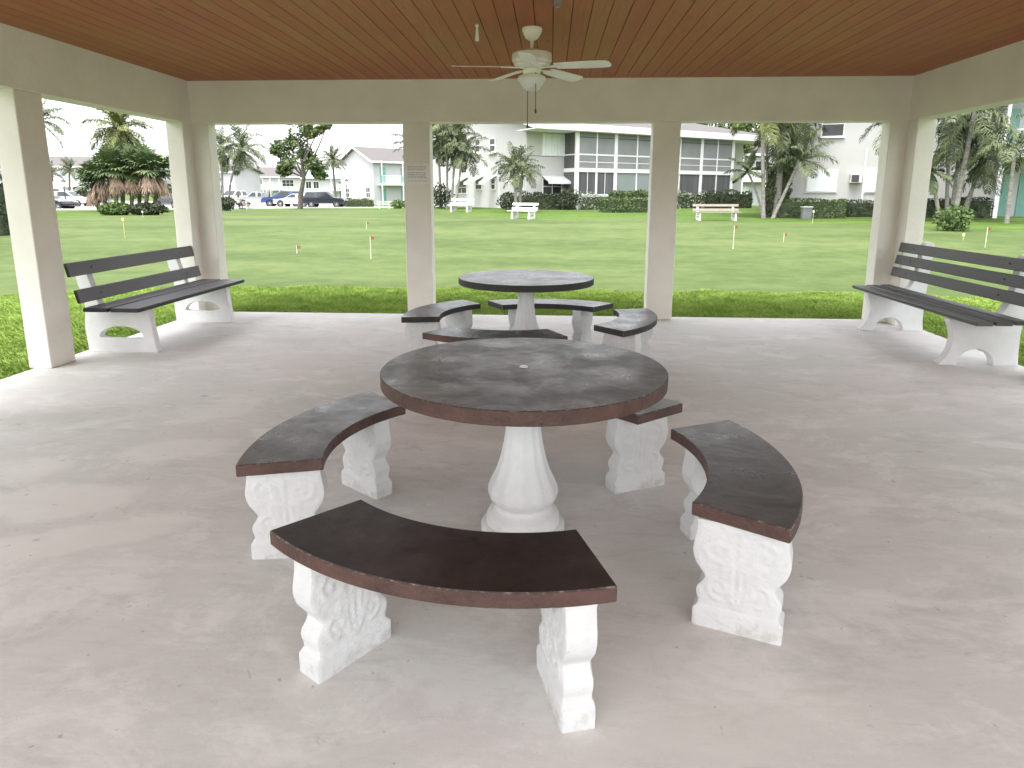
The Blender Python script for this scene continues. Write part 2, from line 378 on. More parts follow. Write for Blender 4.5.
# rough grass blades round the slab (nobody could count them)
rng = np.random.default_rng(3)
def blades(name, regions, dens, h0, h1, w, cond=None):
    P = []
    for x0, x1, y0, y1 in regions:
        k = int((x1-x0)*(y1-y0)*dens); P.append(np.stack([rng.uniform(x0, x1, k), rng.uniform(y0, y1, k)], 1))
    P = np.concatenate(P)
    if cond is not None: P = P[cond(P)]
    k = len(P); z = np.array([gz(*p) for p in P]); a = rng.uniform(0, 2*PI, k); h = rng.uniform(h0, h1, k); ln = rng.uniform(.5, 1.9, k)*h; b = a+rng.uniform(-.9, .9, k)+PI/2
    v = np.zeros((k, 4, 3)); dx, dy = np.cos(a)*w/2, np.sin(a)*w/2
    v[:, 0] = np.stack([P[:, 0]-dx, P[:, 1]-dy, z-.01], 1); v[:, 1] = np.stack([P[:, 0]+dx, P[:, 1]+dy, z-.01], 1)
    mx = P[:, 0]+np.cos(b)*ln*.4; my = P[:, 1]+np.sin(b)*ln*.4
    v[:, 2] = np.stack([mx+dx*.8, my+dy*.8, z+h*.6], 1)
    v[:, 3] = np.stack([P[:, 0]+np.cos(b)*ln, P[:, 1]+np.sin(b)*ln, z+h], 1)
    me = bpy.data.meshes.new(name); f = np.arange(k*4).reshape(k, 4)
    faces = np.concatenate([f[:, [0, 1, 2]], f[:, [0, 2, 3]]])
    me.from_pydata(v.reshape(-1, 3).tolist(), [], faces.tolist()); me.materials.append(M['blade'])
    o = bpy.data.objects.new(name, me); COL.objects.link(o)
    return tag(o, 'short coarse grass growing round the edge of the concrete slab', 'grass', kind='stuff')
nearx, neary = np.array(near).T
edge = lambda P: (P[:, 1] < np.interp(P[:, 0], nearx, neary) + .10*np.sin(P[:, 0]*3.1) + .06*np.sin(P[:, 0]*7.7+1)) & ~((P[:, 0] > SL-.01) & (P[:, 0] < SR+.01) & (P[:, 1] < SB+.01))
blades('rough_grass', [(-8.2, 8.0, 8.43, 11.2), (-7.5, SL, 4.0, 8.43), (SR, 7.2, 4.5, 8.43)], 4500, .018, .046, .006, edge)

# ------------------------------------------------------------------ pavilion
pv = empty('pavilion', ((XL+XR)/2, 4.3, 0), 0, 'open cream stucco picnic pavilion with square columns and a stained wood plank ceiling', 'pavilion')
def P_(mb, name, m, **k):
    o = mb.build(name, m, None, **k); o.parent = pv; o.matrix_parent_inverse = Matrix.Translation(pv.location).inverted(); return o
YF = -.35                                              # inner face of the front beam
def column(pts): mb = MB(); mb.prism([(x, y, 0) for x, y in pts], (0, 0, HB+.002)); P_(mb, 'column', M['stucco'], bevel=.006)
t = TH; wl = .2
column([(XL-t, YB-wl), (XL, YB-wl), (XL, YB), (XL+wl, YB), (XL+wl, YB+t), (XL-t, YB+t)])
column([(XR+t, YB-wl), (XR, YB-wl), (XR, YB), (XR-wl, YB), (XR-wl, YB+t), (XR+t, YB+t)])
column([(XL-t, YF+wl), (XL, YF+wl), (XL, YF), (XL+wl, YF), (XL+wl, YF-t), (XL-t, YF-t)])
column([(XR+t, YF+wl), (XR, YF+wl), (XR, YF), (XR-wl, YF), (XR-wl, YF-t), (XR+t, YF-t)])
mid_l = (-1.7639, -1.4433); mid_r = (1.1805, 1.4946)
for a, b in (mid_l, mid_r): column([(a, YB), (b, YB), (b, YB+t), (a, YB+t)])
for y0, y1 in ((5.4816, 5.7925), (2.95, 3.26)):
    column([(XL-t, y0), (XL, y0), (XL, y1), (XL-t, y1)]); column([(XR, y0), (XR+t, y0), (XR+t, y1), (XR, y1)])
for a, b in (((XL-t, YB), (XR+t, YB+t)), ((XL-t, YF-t), (XR+t, YF)), ((XL-t, YF), (XL, YB)), ((XR, YF), (XR+t, YB))):
    mb = MB(); mb.b2((*a, HB), (*b, HC+.15)); P_(mb, 'beam', M['stucco'], bevel=.006)
mb = MB(); x = XL
i0 = math.floor(XL/.14)
while i0*.14 < XR:
    a, b = max(XL, i0*.14+.003), min(XR, i0*.14+.137)
    if b > a: mb.b2((a, YF, HC), (b, YB, HC+.018))
    i0 += 1
mb.b2((XL, YF, HC+.012), (XR, YB, HC+.06), 1)
P_(mb, 'plank_ceiling', [M['planks'], M['groove']])
ov = .55
mb = MB()
for a, b in (((XL-t-ov, YB+t), (XR+t+ov, YB+t+ov)), ((XL-t-ov, YF-t-ov), (XR+t+ov, YF-t)), ((XL-t-ov, YF-t), (XL-t, YB+t)), ((XR+t, YF-t), (XR+t+ov, YB+t))):
    mb.b2((*a, HC+.10), (*b, HC+.14))
P_(mb, 'soffit', M['soffit'])
mb = MB(); x0, x1, y0, y1, z0 = XL-t-ov, XR+t+ov, YF-t-ov, YB+t+ov, HC+.145
mb.b2((x0, y0, z0), (x1, y1, z0+.16), 1)
cx, cy, hr = (x0+x1)/2, (y0+y1)/2, .3
mb.add([(x0-.03, y0-.03, z0+.163), (x1+.03, y0-.03, z0+.163), (x1+.03, y1+.03, z0+.163), (x0-.03, y1+.03, z0+.163), (cx-hr, cy, z0+1.9), (cx+hr, cy, z0+1.9)],
       [(0, 1, 5, 4), (1, 2, 5), (2, 3, 4, 5), (3, 0, 4), (3, 2, 1, 0)])
P_(mb, 'roof', [M['roof'], M['white_trim']])

# notice on the column
nt_ = empty('notice', (-1.605, YB-.003, 1.74), 0, 'pale paper notice with faded lines taped to the column facing the tables', 'notice')
mb = MB(); mb.b2((-.145, -.004, -.125), (.155, 0, .118)); mb.build('sheet', M['paper'], nt_)
rr = random.Random(4)
for k, z in enumerate((.085, .066, .047, .010, -.012, -.030, -.048, -.085)):
    x = -.11; mb = MB()
    while x < .11:
        w = rr.uniform(.015, .045); mb.b2((x, -.0055, z-.003), (min(x+w, .125), -.0038, z+.003)); x += w+rr.uniform(.006, .014)
    mb.build('text_line', M['ink'], nt_)

# ceiling fan
FX, FY = -.168, 5.815
fan = empty('ceiling_fan', (FX, FY, HC), 0, 'white five blade ceiling fan with a frosted glass bowl light hanging from the plank ceiling', 'ceiling fan')
MB().lathe([(.080, 0), (.083, -.012), (.078, -.03), (.055, -.075), (.030, -.092), (.018, -.094)], 28).build('canopy', M['fan_white'], fan, smooth=35)
MB().lathe([(.014, -.09), (.014, -.15), (.026, -.165), (.026, -.185)], 16).build('downrod', M['fan_white'], fan, smooth=35)
MB().lathe([(.05, -.176), (.135, -.182), (.158, -.195), (.163, -.215), (.163, -.250), (.150, -.268), (.142, -.272), (.148, -.278), (.135, -.292), (.085, -.302), (.06, -.305)], 40).build('motor_housing', M['fan_white'], fan, smooth=30)
for k in range(5):
    a = R(52+72*k)
    bl = MB(); prof = [(.20, .052), (.28, .060), (.45, .066), (.58, .068), (.635, .060), (.655, .040), (.66, .0)]
    outl = [(r, w) for r, w in prof]+[(r, -w) for r, w in prof[:-1][::-1]]
    tl = R(12)
    pts = [(r, w*cos(tl), -.305-w*sin(tl)-(r-.2)*.03) for r, w in outl]
    bl.prism(pts, (0, 0, .007)); b_ = bl.build('blade', M['fan_white'], fan, bevel=.002); b_.rotation_euler.z = a
    ir = MB(); ir.prism([(.07, .022, -.298), (.13, .012, -.304), (.19, .034, -.302), (.25, .030, -.305), (.26, 0, -.306), (.25, -.030, -.303), (.19, -.034, -.300), (.13, -.012, -.304), (.07, -.022, -.298)], (0, 0, -.006))
    i_ = ir.build('bracket', M['fan_white'], b_, bevel=.001)
MB().lathe([(.05, -.303), (.068, -.312), (.075, -.33), (.068, -.352), (.085, -.362), (.112, -.372), (.115, -.382)], 32).build('light_fitter', M['fan_white'], fan, smooth=30)
MB().lathe([(.112, -.380), (.118, -.388), (.108, -.405), (.085, -.440), (.072, -.462), (.045, -.478), (.012, -.484)], 36).build('glass_bowl', M['fan_glass'], fan, smooth=50)
for dx, dy, z1 in ((-.035, .05, -.735), (.035, -.075, -.63)):
    c_ = MB(); c_.tube([(dx, dy, -.35), (dx, dy*1.05, -.5), (dx, dy*1.02, z1)], .0035, 6); c_.lathe([(.004, 0), (.009, -.01), (.009, -.03), (.003, -.038)], 10, (dx, dy*1.02, z1)); c_.build('pull_chain', M['chain'], fan)
o = MB().lathe([(.006, 0), (.013, -.006), (.015, -.02), (.007, -.028), (.009, -.035), (.013, -.08), (.017, -.118), (.015, -.128), (.004, -.130)], 14).build('hanging_pull', M['fan_white'], smooth=40, loc=(-.596, 5.655, HC))
tag(o, 'small white hanging pull below the planks, left of the fan', 'pull')
bx = MB(); bx.b2((-.03, -.03, -.03), (.03, .03, 0)); bx.lathe([(.018, -.03), (.02, -.034), (.016, -.046)], 14)
tag(bx.build('ceiling_socket', M['tan_slat'], bevel=.003, loc=(.030, 5.03, HC)), 'small tan socket box screwed to the ceiling planks in front of the fan', 'socket')

# ------------------------------------------------------------------ round tables and curved benches
def ped_mod(a, z): return 1+(.085*abs(cos(6*a))-.05)*sst(.15, .22, z)*(1-sst(.6, .68, z))
ped = [(.186, 0), (.188, .045), (.180, .056), (.166, .060), (.162, .068), (.163, .090), (.154, .108), (.134, .118), (.126, .134), (.127, .148), (.146, .168), (.154, .195), (.150, .225), (.136, .262), (.115, .306), (.098, .360), (.083, .430), (.074, .500), (.072, .58), (.077, .64), (.094, .68), (.105, .712)]
def round_table(loc, label, top, rim, nm):
    t_ = empty('round_table', loc, 0, label, 'table', 'round concrete tables')
    mb = MB(); n_ = 96; r = .61
    vs = [(r*cos(2*PI*i/n_), r*sin(2*PI*i/n_), z) for z in (.712, .770) for i in range(n_)]
    mb.add(vs, [tuple(range(n_))[::-1]], 1); mb.f.append(tuple(range(n_, 2*n_))); mb.m.append(0)
    for i in range(n_): mb.f.append((i, (i+1) % n_, n_+(i+1) % n_, n_+i)); mb.m.append(1)
    mb.build('tabletop', [top, rim, M['edge_worn']], t_, bevel=.004, bmat=2, smooth=30)
    h_ = MB(); h_.lathe([(.019, .7702), (.017, .7735), (.010, .774), (.009, .771)], 20); h_.build('umbrella_hole_ring', M['fan_glass'], t_, smooth=30)
    MB().lathe([(a, b*.7115/.712) for a, b in ped], 60, mod=ped_mod).build('pedestal', M['white_paint'], t_, smooth=40)
    return t_
T1 = (-.107, 2.826); T2 = (-.213, 6.082)
round_table((*T1, 0), 'large round table with a mottled charcoal top and red brown rim, nearest the camera', M['table_top'], M['rim_brown'], 0)
round_table((*T2, 0), 'round table with a grey top and black rim, standing further back near the lawn', M['table_top_far'], M['rim_black'], 1)

RI, RO, ZS, TS = .752, 1.0845, .455, .05; RM = (RI+RO)/2; HL = ZS-TS
# cast leg: vase-shaped slab with scroll relief on both broad faces
zk = np.array([0, .055, .068, .074, .084, .10, .118, .135, .15, .163, .176, .186, .198, .215, .24, .265, .285, .305, .33, .36, .3815, HL])
wk = np.array([.150, .151, .149, .141, .134, .134, .140, .142, .138, .128, .119, .115, .118, .131, .148, .157, .160, .159, .154, .149, .148, .149])
def spiral(cx, cz, r0, r1, turns, a0, sg):
    t_ = np.linspace(0, 1, 40); r = r0+(r1-r0)*t_; a = a0+sg*2*PI*turns*t_; return np.stack([cx+r*np.cos(a), cz+r*np.sin(a)], 1)
curves = []
for s_ in (-1, 1):
    curves += [spiral(s_*.070, .300, .058, .010, 1.35, PI/2 if s_ > 0 else PI/2, -s_), spiral(s_*.066, .160, .044, .008, 1.2, -PI/2, s_)]
    curves += [np.stack([s_*(.012+.040*np.sin(np.linspace(0, 2.4, 20))*k), np.linspace(.10, .235+.05*k, 20)], 1) for k in (.4, .8, 1.15)]
    curves += [np.stack([s_*np.linspace(.02, .128, 20), .385-.012*np.sin(np.linspace(0, PI*3, 20))], 1)]
curves.append(np.stack([np.zeros(20), np.linspace(.09, .35, 20)], 1))
CP = np.concatenate(curves)
def relief(x, z):
    d = np.sqrt(((CP-np.array((x, z)))**2).sum(1).min()); h = .0062*math.exp(-(d/.0085)**2)
    return h*sst(.075, .10, z)*(1-sst(.37, .40, z)) + .0014*mnoise.noise(Vector((x*34, z*34, 3)))+.0012*mnoise.noise(Vector((x*120, z*90, 7)))
def leg_mesh():
    mb = MB(); NU, zz = 34, np.unique(np.concatenate([zk, np.linspace(0, HL, 48)])); t0 = .052
    ww = np.interp(zz, zk, wk); vs = []; NZ = len(zz)
    for sd in (1, -1):
        for j, z in enumerate(zz):
            ins = .010*(1-min(1, (ww[j]-.11)/.04))           # slightly thinner at the waist
            for i in range(NU+1):
                u = -1+2*i/NU; x = u*ww[j]; e = 1-abs(u)
                th = t0-ins*.5 + (relief(x, z) if e > .03 else -.004)
                if z > .078 and z < .395: th -= .004
                vs.append((x, sd*th, z))
    W = NU+1; idx = lambda s_, j, i: s_*NZ*W+j*W+i; fs = []
    for j in range(NZ-1):
        for i in range(NU):
            fs.append((idx(0, j, i), idx(0, j, i+1), idx(0, j+1, i+1), idx(0, j+1, i))); fs.append((idx(1, j, i), idx(1, j+1, i), idx(1, j+1, i+1), idx(1, j, i+1)))
        fs.append((idx(0, j, 0), idx(0, j+1, 0), idx(1, j+1, 0), idx(1, j, 0))); fs.append((idx(0, j, NU), idx(1, j, NU), idx(1, j+1, NU), idx(0, j+1, NU)))
    for i in range(NU):
        fs.append((idx(0, 0, i), idx(1, 0, i), idx(1, 0, i+1), idx(0, 0, i+1))); fs.append((idx(0, NZ-1, i), idx(0, NZ-1, i+1), idx(1, NZ-1, i+1), idx(1, NZ-1, i)))
    return mb.add(vs, fs)
leg_proto = [None]
def curved_bench(c, a0, a1, label, group, top, rim, lo=((-21, 0), (21, 0))):
    ac = R((a0+a1)/2); da = R((a1-a0)/2)
    t_ = empty('curved_bench', (c[0]+RM*cos(ac), c[1]+RM*sin(ac), 0), ac, label, 'bench', group)
    mb = MB(); n_ = 28; vs = []
    for z in (ZS-TS, ZS):
        for r in (RI, RO):
            for i in range(n_+1):
                a = -da+2*da*i/n_; vs.append((r*cos(a)-RM, r*sin(a), z))
    W = n_+1; q = lambda l, r, i: l*2*W+r*W+i
    mb.v = vs
    for i in range(n_):
        mb.f += [(q(1, 0, i), q(1, 1, i), q(1, 1, i+1), q(1, 0, i+1)), (q(0, 0, i), q(0, 0, i+1), q(0, 1, i+1), q(0, 1, i)), (q(0, 0, i), q(1, 0, i), q(1, 0, i+1), q(0, 0, i+1)), (q(0, 1, i), q(0, 1, i+1), q(1, 1, i+1), q(1, 1, i))]
        mb.m += [0, 1, 1, 1]
    for i in (0, n_): mb.f.append((q(0, 0, i), q(0, 1, i), q(1, 1, i), q(1, 0, i))); mb.m.append(1)
    mb.build('seat', [top, rim, M['edge_worn']], t_, bevel=.004, bmat=2, smooth=30)
    for la, tw in lo:
        a = R(la)
        if leg_proto[0] is None:
            o = leg_mesh().build('leg', M['white_paint'], t_, smooth=42); leg_proto[0] = o.data
        else:
            o = bpy.data.objects.new('leg', leg_proto[0]); COL.objects.link(o); o.parent = t_
        o.location = (RM*cos(a)-RM, RM*sin(a), 0); o.rotation_euler.z = a+R(tw)
    return t_
G1, G2 = 'curved benches round the near table', 'curved benches round the far table'
k_ = .9496
def cc(T, dx, dy): return ((T[0]+dx)*k_, (T[1]+dy)*k_)
U1, U2 = (-.1128, 2.9866), (-.2255, 6.4272)
curved_bench(cc(U1, -.025, -.131), -133.5, -72.4, 'curved bench with a dark brown top on white scroll legs, nearest of all', G1, M['seat_brown'], M['rim_brown'], ((-22, 0), (25, 3)))
curved_bench(cc(U1, -.074, -.126), 136.0, 195.5, 'curved bench with a greyish worn top at the left of the near table', G1, M['seat_top'], M['rim_brown'], ((-20, -4), (22.5, 0)))
curved_bench(cc(U1, -.011, -.21), -34.3, 25.8, 'curved bench with a chipped charcoal top at the right of the near table', G1, M['seat_top'], M['rim_brown'], ((-25.5, 8), (19.5, 0)))
curved_bench((-.14, 2.66), 40.0, 101, 'curved bench mostly hidden behind the near table, one white leg showing right of its pedestal', G1, M['seat_top'], M['rim_brown'], ((-21.5, -24), (20, 0)))
curved_bench(cc(U2, -.155, -.175), -124.5, -62.3, 'curved bench between the two round tables, its legs hidden behind the near table top', G2, M['seat_black'], M['rim_brown'])
curved_bench(cc(U2, .004, -.242), 127.3, 189.7, 'curved black rimmed bench left of the far table, beside the notice column', G2, M['seat_black'], M['rim_black'])
curved_bench(cc(U2, .089, -.083), -49.0, 16.0, 'curved black rimmed bench right of the far table, seen end on', G2, M['seat_black'], M['rim_black'])
curved_bench(cc(U2, .16, -.36), 50.5, 121, 'curved bench behind the far table, closest to the lawn', G2, M['seat_black'], M['rim_black'])

# ------------------------------------------------------------------ slatted park benches
def slab_panel(poly, y0, y1, holes=None):
    """panel in the x-z plane, cut out as an outline with an optional hole bridged in"""
    mb = MB(); b = bmesh.new()
    def loop(pts, y): return [b.verts.new((x, y, z)) for x, z in pts]
    def ring(vs): return [b.edges.new((vs[i], vs[(i+1) % len(vs)])) for i in range(len(vs))]
    loops = [poly]+(holes or [])
    for y in (y0, y1):
        es = []
        for p in loops: es += ring(loop(p, y))
        bmesh.ops.triangle_fill(b, use_beauty=True, edges=es)
    b.verts.ensure_lookup_table(); off = 0; n1 = sum(map(len, loops))
    for p in loops:
        k = len(p)
        for i in range(k): b.faces.new((b.verts[off+i], b.verts[off+(i+1) % k], b.verts[n1+off+(i+1) % k], b.verts[n1+off+i]))
        off += k
    b.normal_update(); vs = [tuple(v.co) for v in b.verts]; fs = [tuple(v.index for v in f.verts) for f in b.faces]; b.free()
    return mb.add(vs, fs)
def arc(cx, cz, rx, rz, a0, a1, k): return [(cx+rx*cos(R(a0+(a1-a0)*i/(k-1))), cz+rz*sin(R(a0+(a1-a0)*i/(k-1)))) for i in range(k)]
# local frame: x towards the back of the bench, y along it, seat front at x=0
def bench_eye(L, y_ends, slat_m, conc, label, group, loc, rz, mirror=1, nm='park_bench', cat='bench'):
    t_ = empty(nm, loc, rz, label, cat, group)
    sx_ = mirror
    for yc in y_ends:
        poly = [(.03, 0), (.71, 0), (.725, .25), (.70, .43), (.70, .50), (.745, .66), (.765, .79), (.73, .815), (.68, .815), (.655, .80), (.60, .60), (.545, .435), (.075, .435), (.06, .25)]
        hole = [(.155, .15)]+arc(.37, .15, .215, .105, 180, 0, 14)[1:-1]+[(.585, .15)]+arc(.37, .15, .215, .02, 0, -180, 9)[1:-1]
        slab_panel([(sx_*a, b) for a, b in poly], yc-.04, yc+.04, [[(sx_*a, b) for a, b in hole]]).build('end_panel', conc, t_, bevel=.005)
    for x0, x1 in ((0, .27), (.295, .53)):
        mb = MB(); mb.b2((sx_*x0, 0, .437), (sx_*x1, L, .475)); mb.m = [1, 0, 1, 1, 1, 1]; mb.build('seat_plank', [slat_m, M['rim_black'] if L > 2.1 and slat_m is M['charcoal'] else slat_m], t_, bevel=.006)
    for z0, z1, x0 in ((.517, .640, .535), (.757, .883, .600)):
        tl = .22; h = z1-z0
        mb = MB(); pts = [(sx_*(x0), 0, z0), (sx_*(x0+.036), 0, z0-.006), (sx_*(x0+.036+h*tl), 0, z1-.006), (sx_*(x0+h*tl), 0, z1)]
        mb.prism(pts, (0, L, 0)); mb.m[:2] = [1, 1]
        s_ = mb.build('back_slat', [slat_m, M['rim_black'] if slat_m is M['charcoal'] else slat_m], t_, bevel=.005)
        if L > 2:
            for yb in y_ends:
                bo = MB(); bo.lathe([(.008, 0), (.008, .004), (.003, .005)], 10); o = bo.build('bolt', M['black_metal'], s_)
                o.rotation_euler = (0, R(-90-12)*sx_, 0); o.location = (sx_*(x0+h*tl*.5-.002), yb, (z0+z1)/2)
    return t_
bench_eye(2.17, (.31, 1.87), M['charcoal'], M['bench_concrete'], 'slatted bench with two charcoal back boards and eye shaped holes in its white ends', 'benches at the sides of the pavilion', (-3.725, 5.85, 0), 0, -1)
def bench_arch(L, y_ends, slat_m, conc, label, group, loc, rz, mirror=1):
    t_ = empty('park_bench', loc, rz, label, 'bench', group); sx_ = mirror
    for yc in y_ends:
        poly = [(-.04, 0), (.11, 0)]+arc(.27, .0, .16, .15, 180, 0, 14)[1:-1]+[(.43, 0), (.65, 0), (.635, .12), (.63, .30), (.64, .50), (.655, .75), (.665, .93)]+arc(.61, .95, .055, .045, 0, 180, 9)+[(.545, .90), (.53, .75), (.505, .60), (.46, .50), (.40, .445), (.36, .43)]+[(.02, .43), (0, .41), (.035, .33), (.055, .24), (.04, .14), (.0, .06), (-.04, .02)]
        slab_panel([(sx_*a, b) for a, b in poly], yc-.045, yc+.045).build('end_panel', conc, t_, bevel=.005)
    for x0, x1, dz in ((-.01, .135, 0), (.15, .29, .004), (.305, .42, .010)):
        mb = MB(); mb.b2((sx_*x0, 0, .432+dz), (sx_*x1, L, .468+dz)); mb.build('seat_plank', slat_m, t_, bevel=.006)
    for z0, z1, x0 in ((.586, .690, .405), (.724, .828, .437), (.863, .968, .463)):
        tl = .2; h = z1-z0
        mb = MB(); mb.prism([(sx_*x0, 0, z0), (sx_*(x0+.036), 0, z0-.006), (sx_*(x0+.036+h*tl), 0, z1-.006), (sx_*(x0+h*tl), 0, z1)], (0, L, 0))
        s_ = mb.build('back_slat', slat_m, t_, bevel=.005)
        for yb in y_ends:
            bo = MB(); bo.lathe([(.008, 0), (.008, .004), (.003, .005)], 10); o = bo.build('bolt', M['black_metal'], s_)
            o.rotation_euler = (0, R(-90-12)*sx_, 0); o.location = (sx_*(x0+h*tl*.5-.002), yb, (z0+z1)/2)
    return t_
bench_arch(2.36, (.44, 2.03), M['charcoal2'], M['bench_concrete'], 'slatted bench with three dark back boards and white arched ends', 'benches at the sides of the pavilion', (3.555, 5.72, 0), 0, 1)

# benches out on the lawn (facing their local -x)
def lawn_bench(px, py, width, rz, slat, label, kind='eye'):
    p = ground(px, py); t_ = bench_eye(width, (.25, width-.25), slat, M['bench_concrete'], label, 'benches out on the lawn', (p[0], p[1], gz(p[0], p[1])-.01), rz)
    t_.scale = (.88, 1, .88); c, s_ = cos(rz), sin(rz); ox, oy = .33, width/2
    t_.location.x -= c*ox-s_*oy; t_.location.y -= s_*ox+c*oy
    return t_
lawn_bench(461, 211.8, 1.55, R(70), M['bench_concrete'], 'white bench before the white gable wall, beside the clump of palms')
lawn_bench(523, 219, 1.45, R(62), M['bench_concrete'], 'white slatted bench in front of the small palm and round dark shrubs')
lawn_bench(716, 220.5, 2.2, R(93), M['tan_slat'], 'long bench with tan boards on white legs before the screened porches')
lawn_bench(384.5, 208.8, 1.5, R(-80), M['bench_concrete'], 'white bench near the teal doors of the far gabled house')
lawn_bench(243.5, 209.2, 1.35, R(-88), M['pink_slat'], 'faded pink bench by the car park with a person sitting on it')

# ------------------------------------------------------------------ golf flags
def pin(px, ptop, pbase, pole, flag, label, group='marker pins on the putting green'):
    p = ground(px, pbase, .016); Y = p[1]; h = max(.2, at(px, ptop, Y)[2]-p[2])
    t_ = empty('golf_pin', (p[0], p[1], p[2]-.002), random.uniform(-.4, .4), label, 'golf pin', group)
    MB().tube([(0, 0, 0), (0, 0, h)], .0065, 6).build('pole', pole, t_)
    if flag: MB().prism([(.008, -.004, h), (.09, .012, h-.015), (.088, .015, h-.075), (.008, -.004, h-.09)], (0, .005, 0)).build('flag', flag, t_)
    else: MB().lathe([(.012, h-.09), (.035, h-.085), (.035, h), (.012, h+.004)], 10).build('cap', pole, t_)
    return t_
pin(371, 236, 259, M['pole_white'], M['flag_red'], 'tall red flagged pin left of the column with the notice')
pin(297, 245, 253.5, M['pole_white'], M['flag_red'], 'low red flagged pin in the middle of the left part of the green')
pin(366.5, 221.5, 229, M['pole_white'], M['flag_red'], 'small red flagged pin further out, above the tall one by the column')
pin(125, 218, 238.5, M['pole_yellow'], None, 'yellow pin without a flag in front of the shaggy palms')
pin(733, 225.5, 249, M['pole_white'], M['flag_red'], 'red flagged pin in front of the long tan bench')
pin(783.5, 233, 242, M['pole_white'], M['flag_red'], 'low red flagged pin right of the leaning palm trunks')
pin(812.5, 210.5, 223.2, M['pole_white'], None, 'white capped pin beside the grey utility box')
pin(985, 227, 247.5, M['pole_white'], M['flag_red'], 'red flagged pin above the back of the right bench')
pin(963, 233.5, 240, M['pole_yellow'], None, 'short yellow pin behind the right bench')
pin(143, 211, 217.5, M['pole_white'], None, 'white stub marker before the palm island, left one of two', 'marker stubs by the palm island')
pin(159, 208.5, 214, M['pole_white'], None, 'white stub marker before the palm island, right one of two', 'marker stubs by the palm island')

# ------------------------------------------------------------------ vegetation
class LB:                                # fast leaf collector
    def __init__(s): s.v = []; s.f = []
    def quad(s, a, b, c, d): o = len(s.v); s.v += [a, b, c, d]; s.f.append((o, o+1, o+2, o+3))
    def tri(s, a, b, c): o = len(s.v); s.v += [a, b, c]; s.f.append((o, o+1, o+2))
    def build(s, name, m, parent=None, loc=None):
        me = bpy.data.meshes.new(name); me.from_pydata([tuple(p) for p in s.v], [], s.f); me.materials.append(m)
        o = bpy.data.objects.new(name, me); COL.objects.link(o)
        if parent: o.parent = parent
        if loc is not None: o.location = loc
        return o
def vec(*a): return np.array(a, float)
def unit(a): return a/max(1e-9, np.linalg.norm(a))
def frond(lb, o, az, el, L, droop, leafw, rr, n=26, leaflen=.32, plumose=.9):
    n = int(n*1.5); leafw *= .78
    """feather frond: an arching rachis with two rows of hanging leaflets"""
    d = vec(cos(az)*cos(el), sin(az)*cos(el), sin(el)); p = vec(*o); st = L/n; side0 = vec(-sin(az), cos(az), 0)
    prev = p.copy()
    for i in range(n):
        t = (i+1)/n
        d = unit(d + vec(0, 0, -droop*st*(.3+1.4*t)))
        q = p + d*st; s_ = unit(np.cross(d, vec(0, 0, 1))) if abs(d[2]) < .98 else side0; u_ = np.cross(s_, d)
        w = .025*(1-t)+.006
        lb.quad(p-s_*w, p+s_*w, q+s_*w*.9, q-s_*w*.9); lb.quad(p-u_*w, p+u_*w, q+u_*w*.9, q-u_*w*.9)
        if t > .14:
            ll = L*leaflen*(sin(PI*min(1, (t-.08)/.95))**.6)*(.85+.3*rr.random())
            for sg in (-1, 1):
                for rep in range(1):
                    dr = unit(s_*sg*(.9+.2*rr.random()) + d*(.35+.5*t+.25*rr.random()) + u_*plumose*(rr.random()-.35))
                    b0 = p + d*st*rr.random(); m_ = b0+dr*ll*.55; e_ = m_+unit(dr+vec(0, 0, -1.1-.8*rr.random()))*ll*.45
                    wv = unit(np.cross(dr, u_+.3*s_))*leafw*.5
                    lb.quad(b0-wv*.5, b0+wv*.5, m_+wv, m_-wv); lb.tri(m_-wv, m_+wv, e_)
        p = q
def curve_trunk(base, top, bend=0, side=(1, 0), n=12):
    b, t = np.array(base, float), np.array(top, float); out = []
    for i in range(n+1):
        k = i/n; q = b*(1-k)+t*k; q = q + vec(side[0], side[1], 0)*bend*sin(PI*k); out.append(q)
    return out
def palm(base, top, label, nf=20, L=2.2, droop=.45, leafw=.06, r0=.12, r1=.08, bend=0, leaf='palm_leaf', trunk='trunk', group=None, elmin=-20, elmax=80, seed=1, shaft=False, n=24, leaflen=.30, only=None):
    rr = random.Random(seed); base = np.array(base, float); top = np.array(top, float)
    t_ = empty('palm_tree', base, 0, label, 'palm', group)
    pts = [p-base for p in curve_trunk(base-vec(0, 0, .05), top, bend)]
    k = len(pts); rad = [r0*(1.25 if i == 0 else 1)*(1-i/(k-1))+r1*i/(k-1) for i in range(k)]
    MB().tube(pts, rad, 10).build('trunk', M[trunk], t_, smooth=60)
    if shaft:
        d = unit(pts[-1]-pts[-2]); MB().tube([pts[-1]-d*.02, pts[-1]+d*.35, pts[-1]+d*.75], [r1*1.05, r1*1.2, r1*.6], 10).build('crownshaft', M['crownshaft'], t_, smooth=60)
        pts.append(pts[-1]+d*.7)
    lb = LB()
    for i in range(nf):
        az = 2.399963*i+rr.uniform(-.25, .25); f = (i+.5)/nf
        if only: az = R(only[0])+R(only[1])*rr.uniform(-1, 1)
        el = R(elmax+(elmin-elmax)*f+rr.uniform(-8, 8))
        frond(lb, pts[-1], az, el, L*rr.uniform(.82, 1.12), droop*rr.uniform(.8, 1.25), leafw, rr, n=n, leaflen=leaflen)
    lb.build('crown', M[leaf], t_)
    return t_
def gpt(px, py): p = ground(px, py); return vec(p[0], p[1], gz(p[0], p[1]))

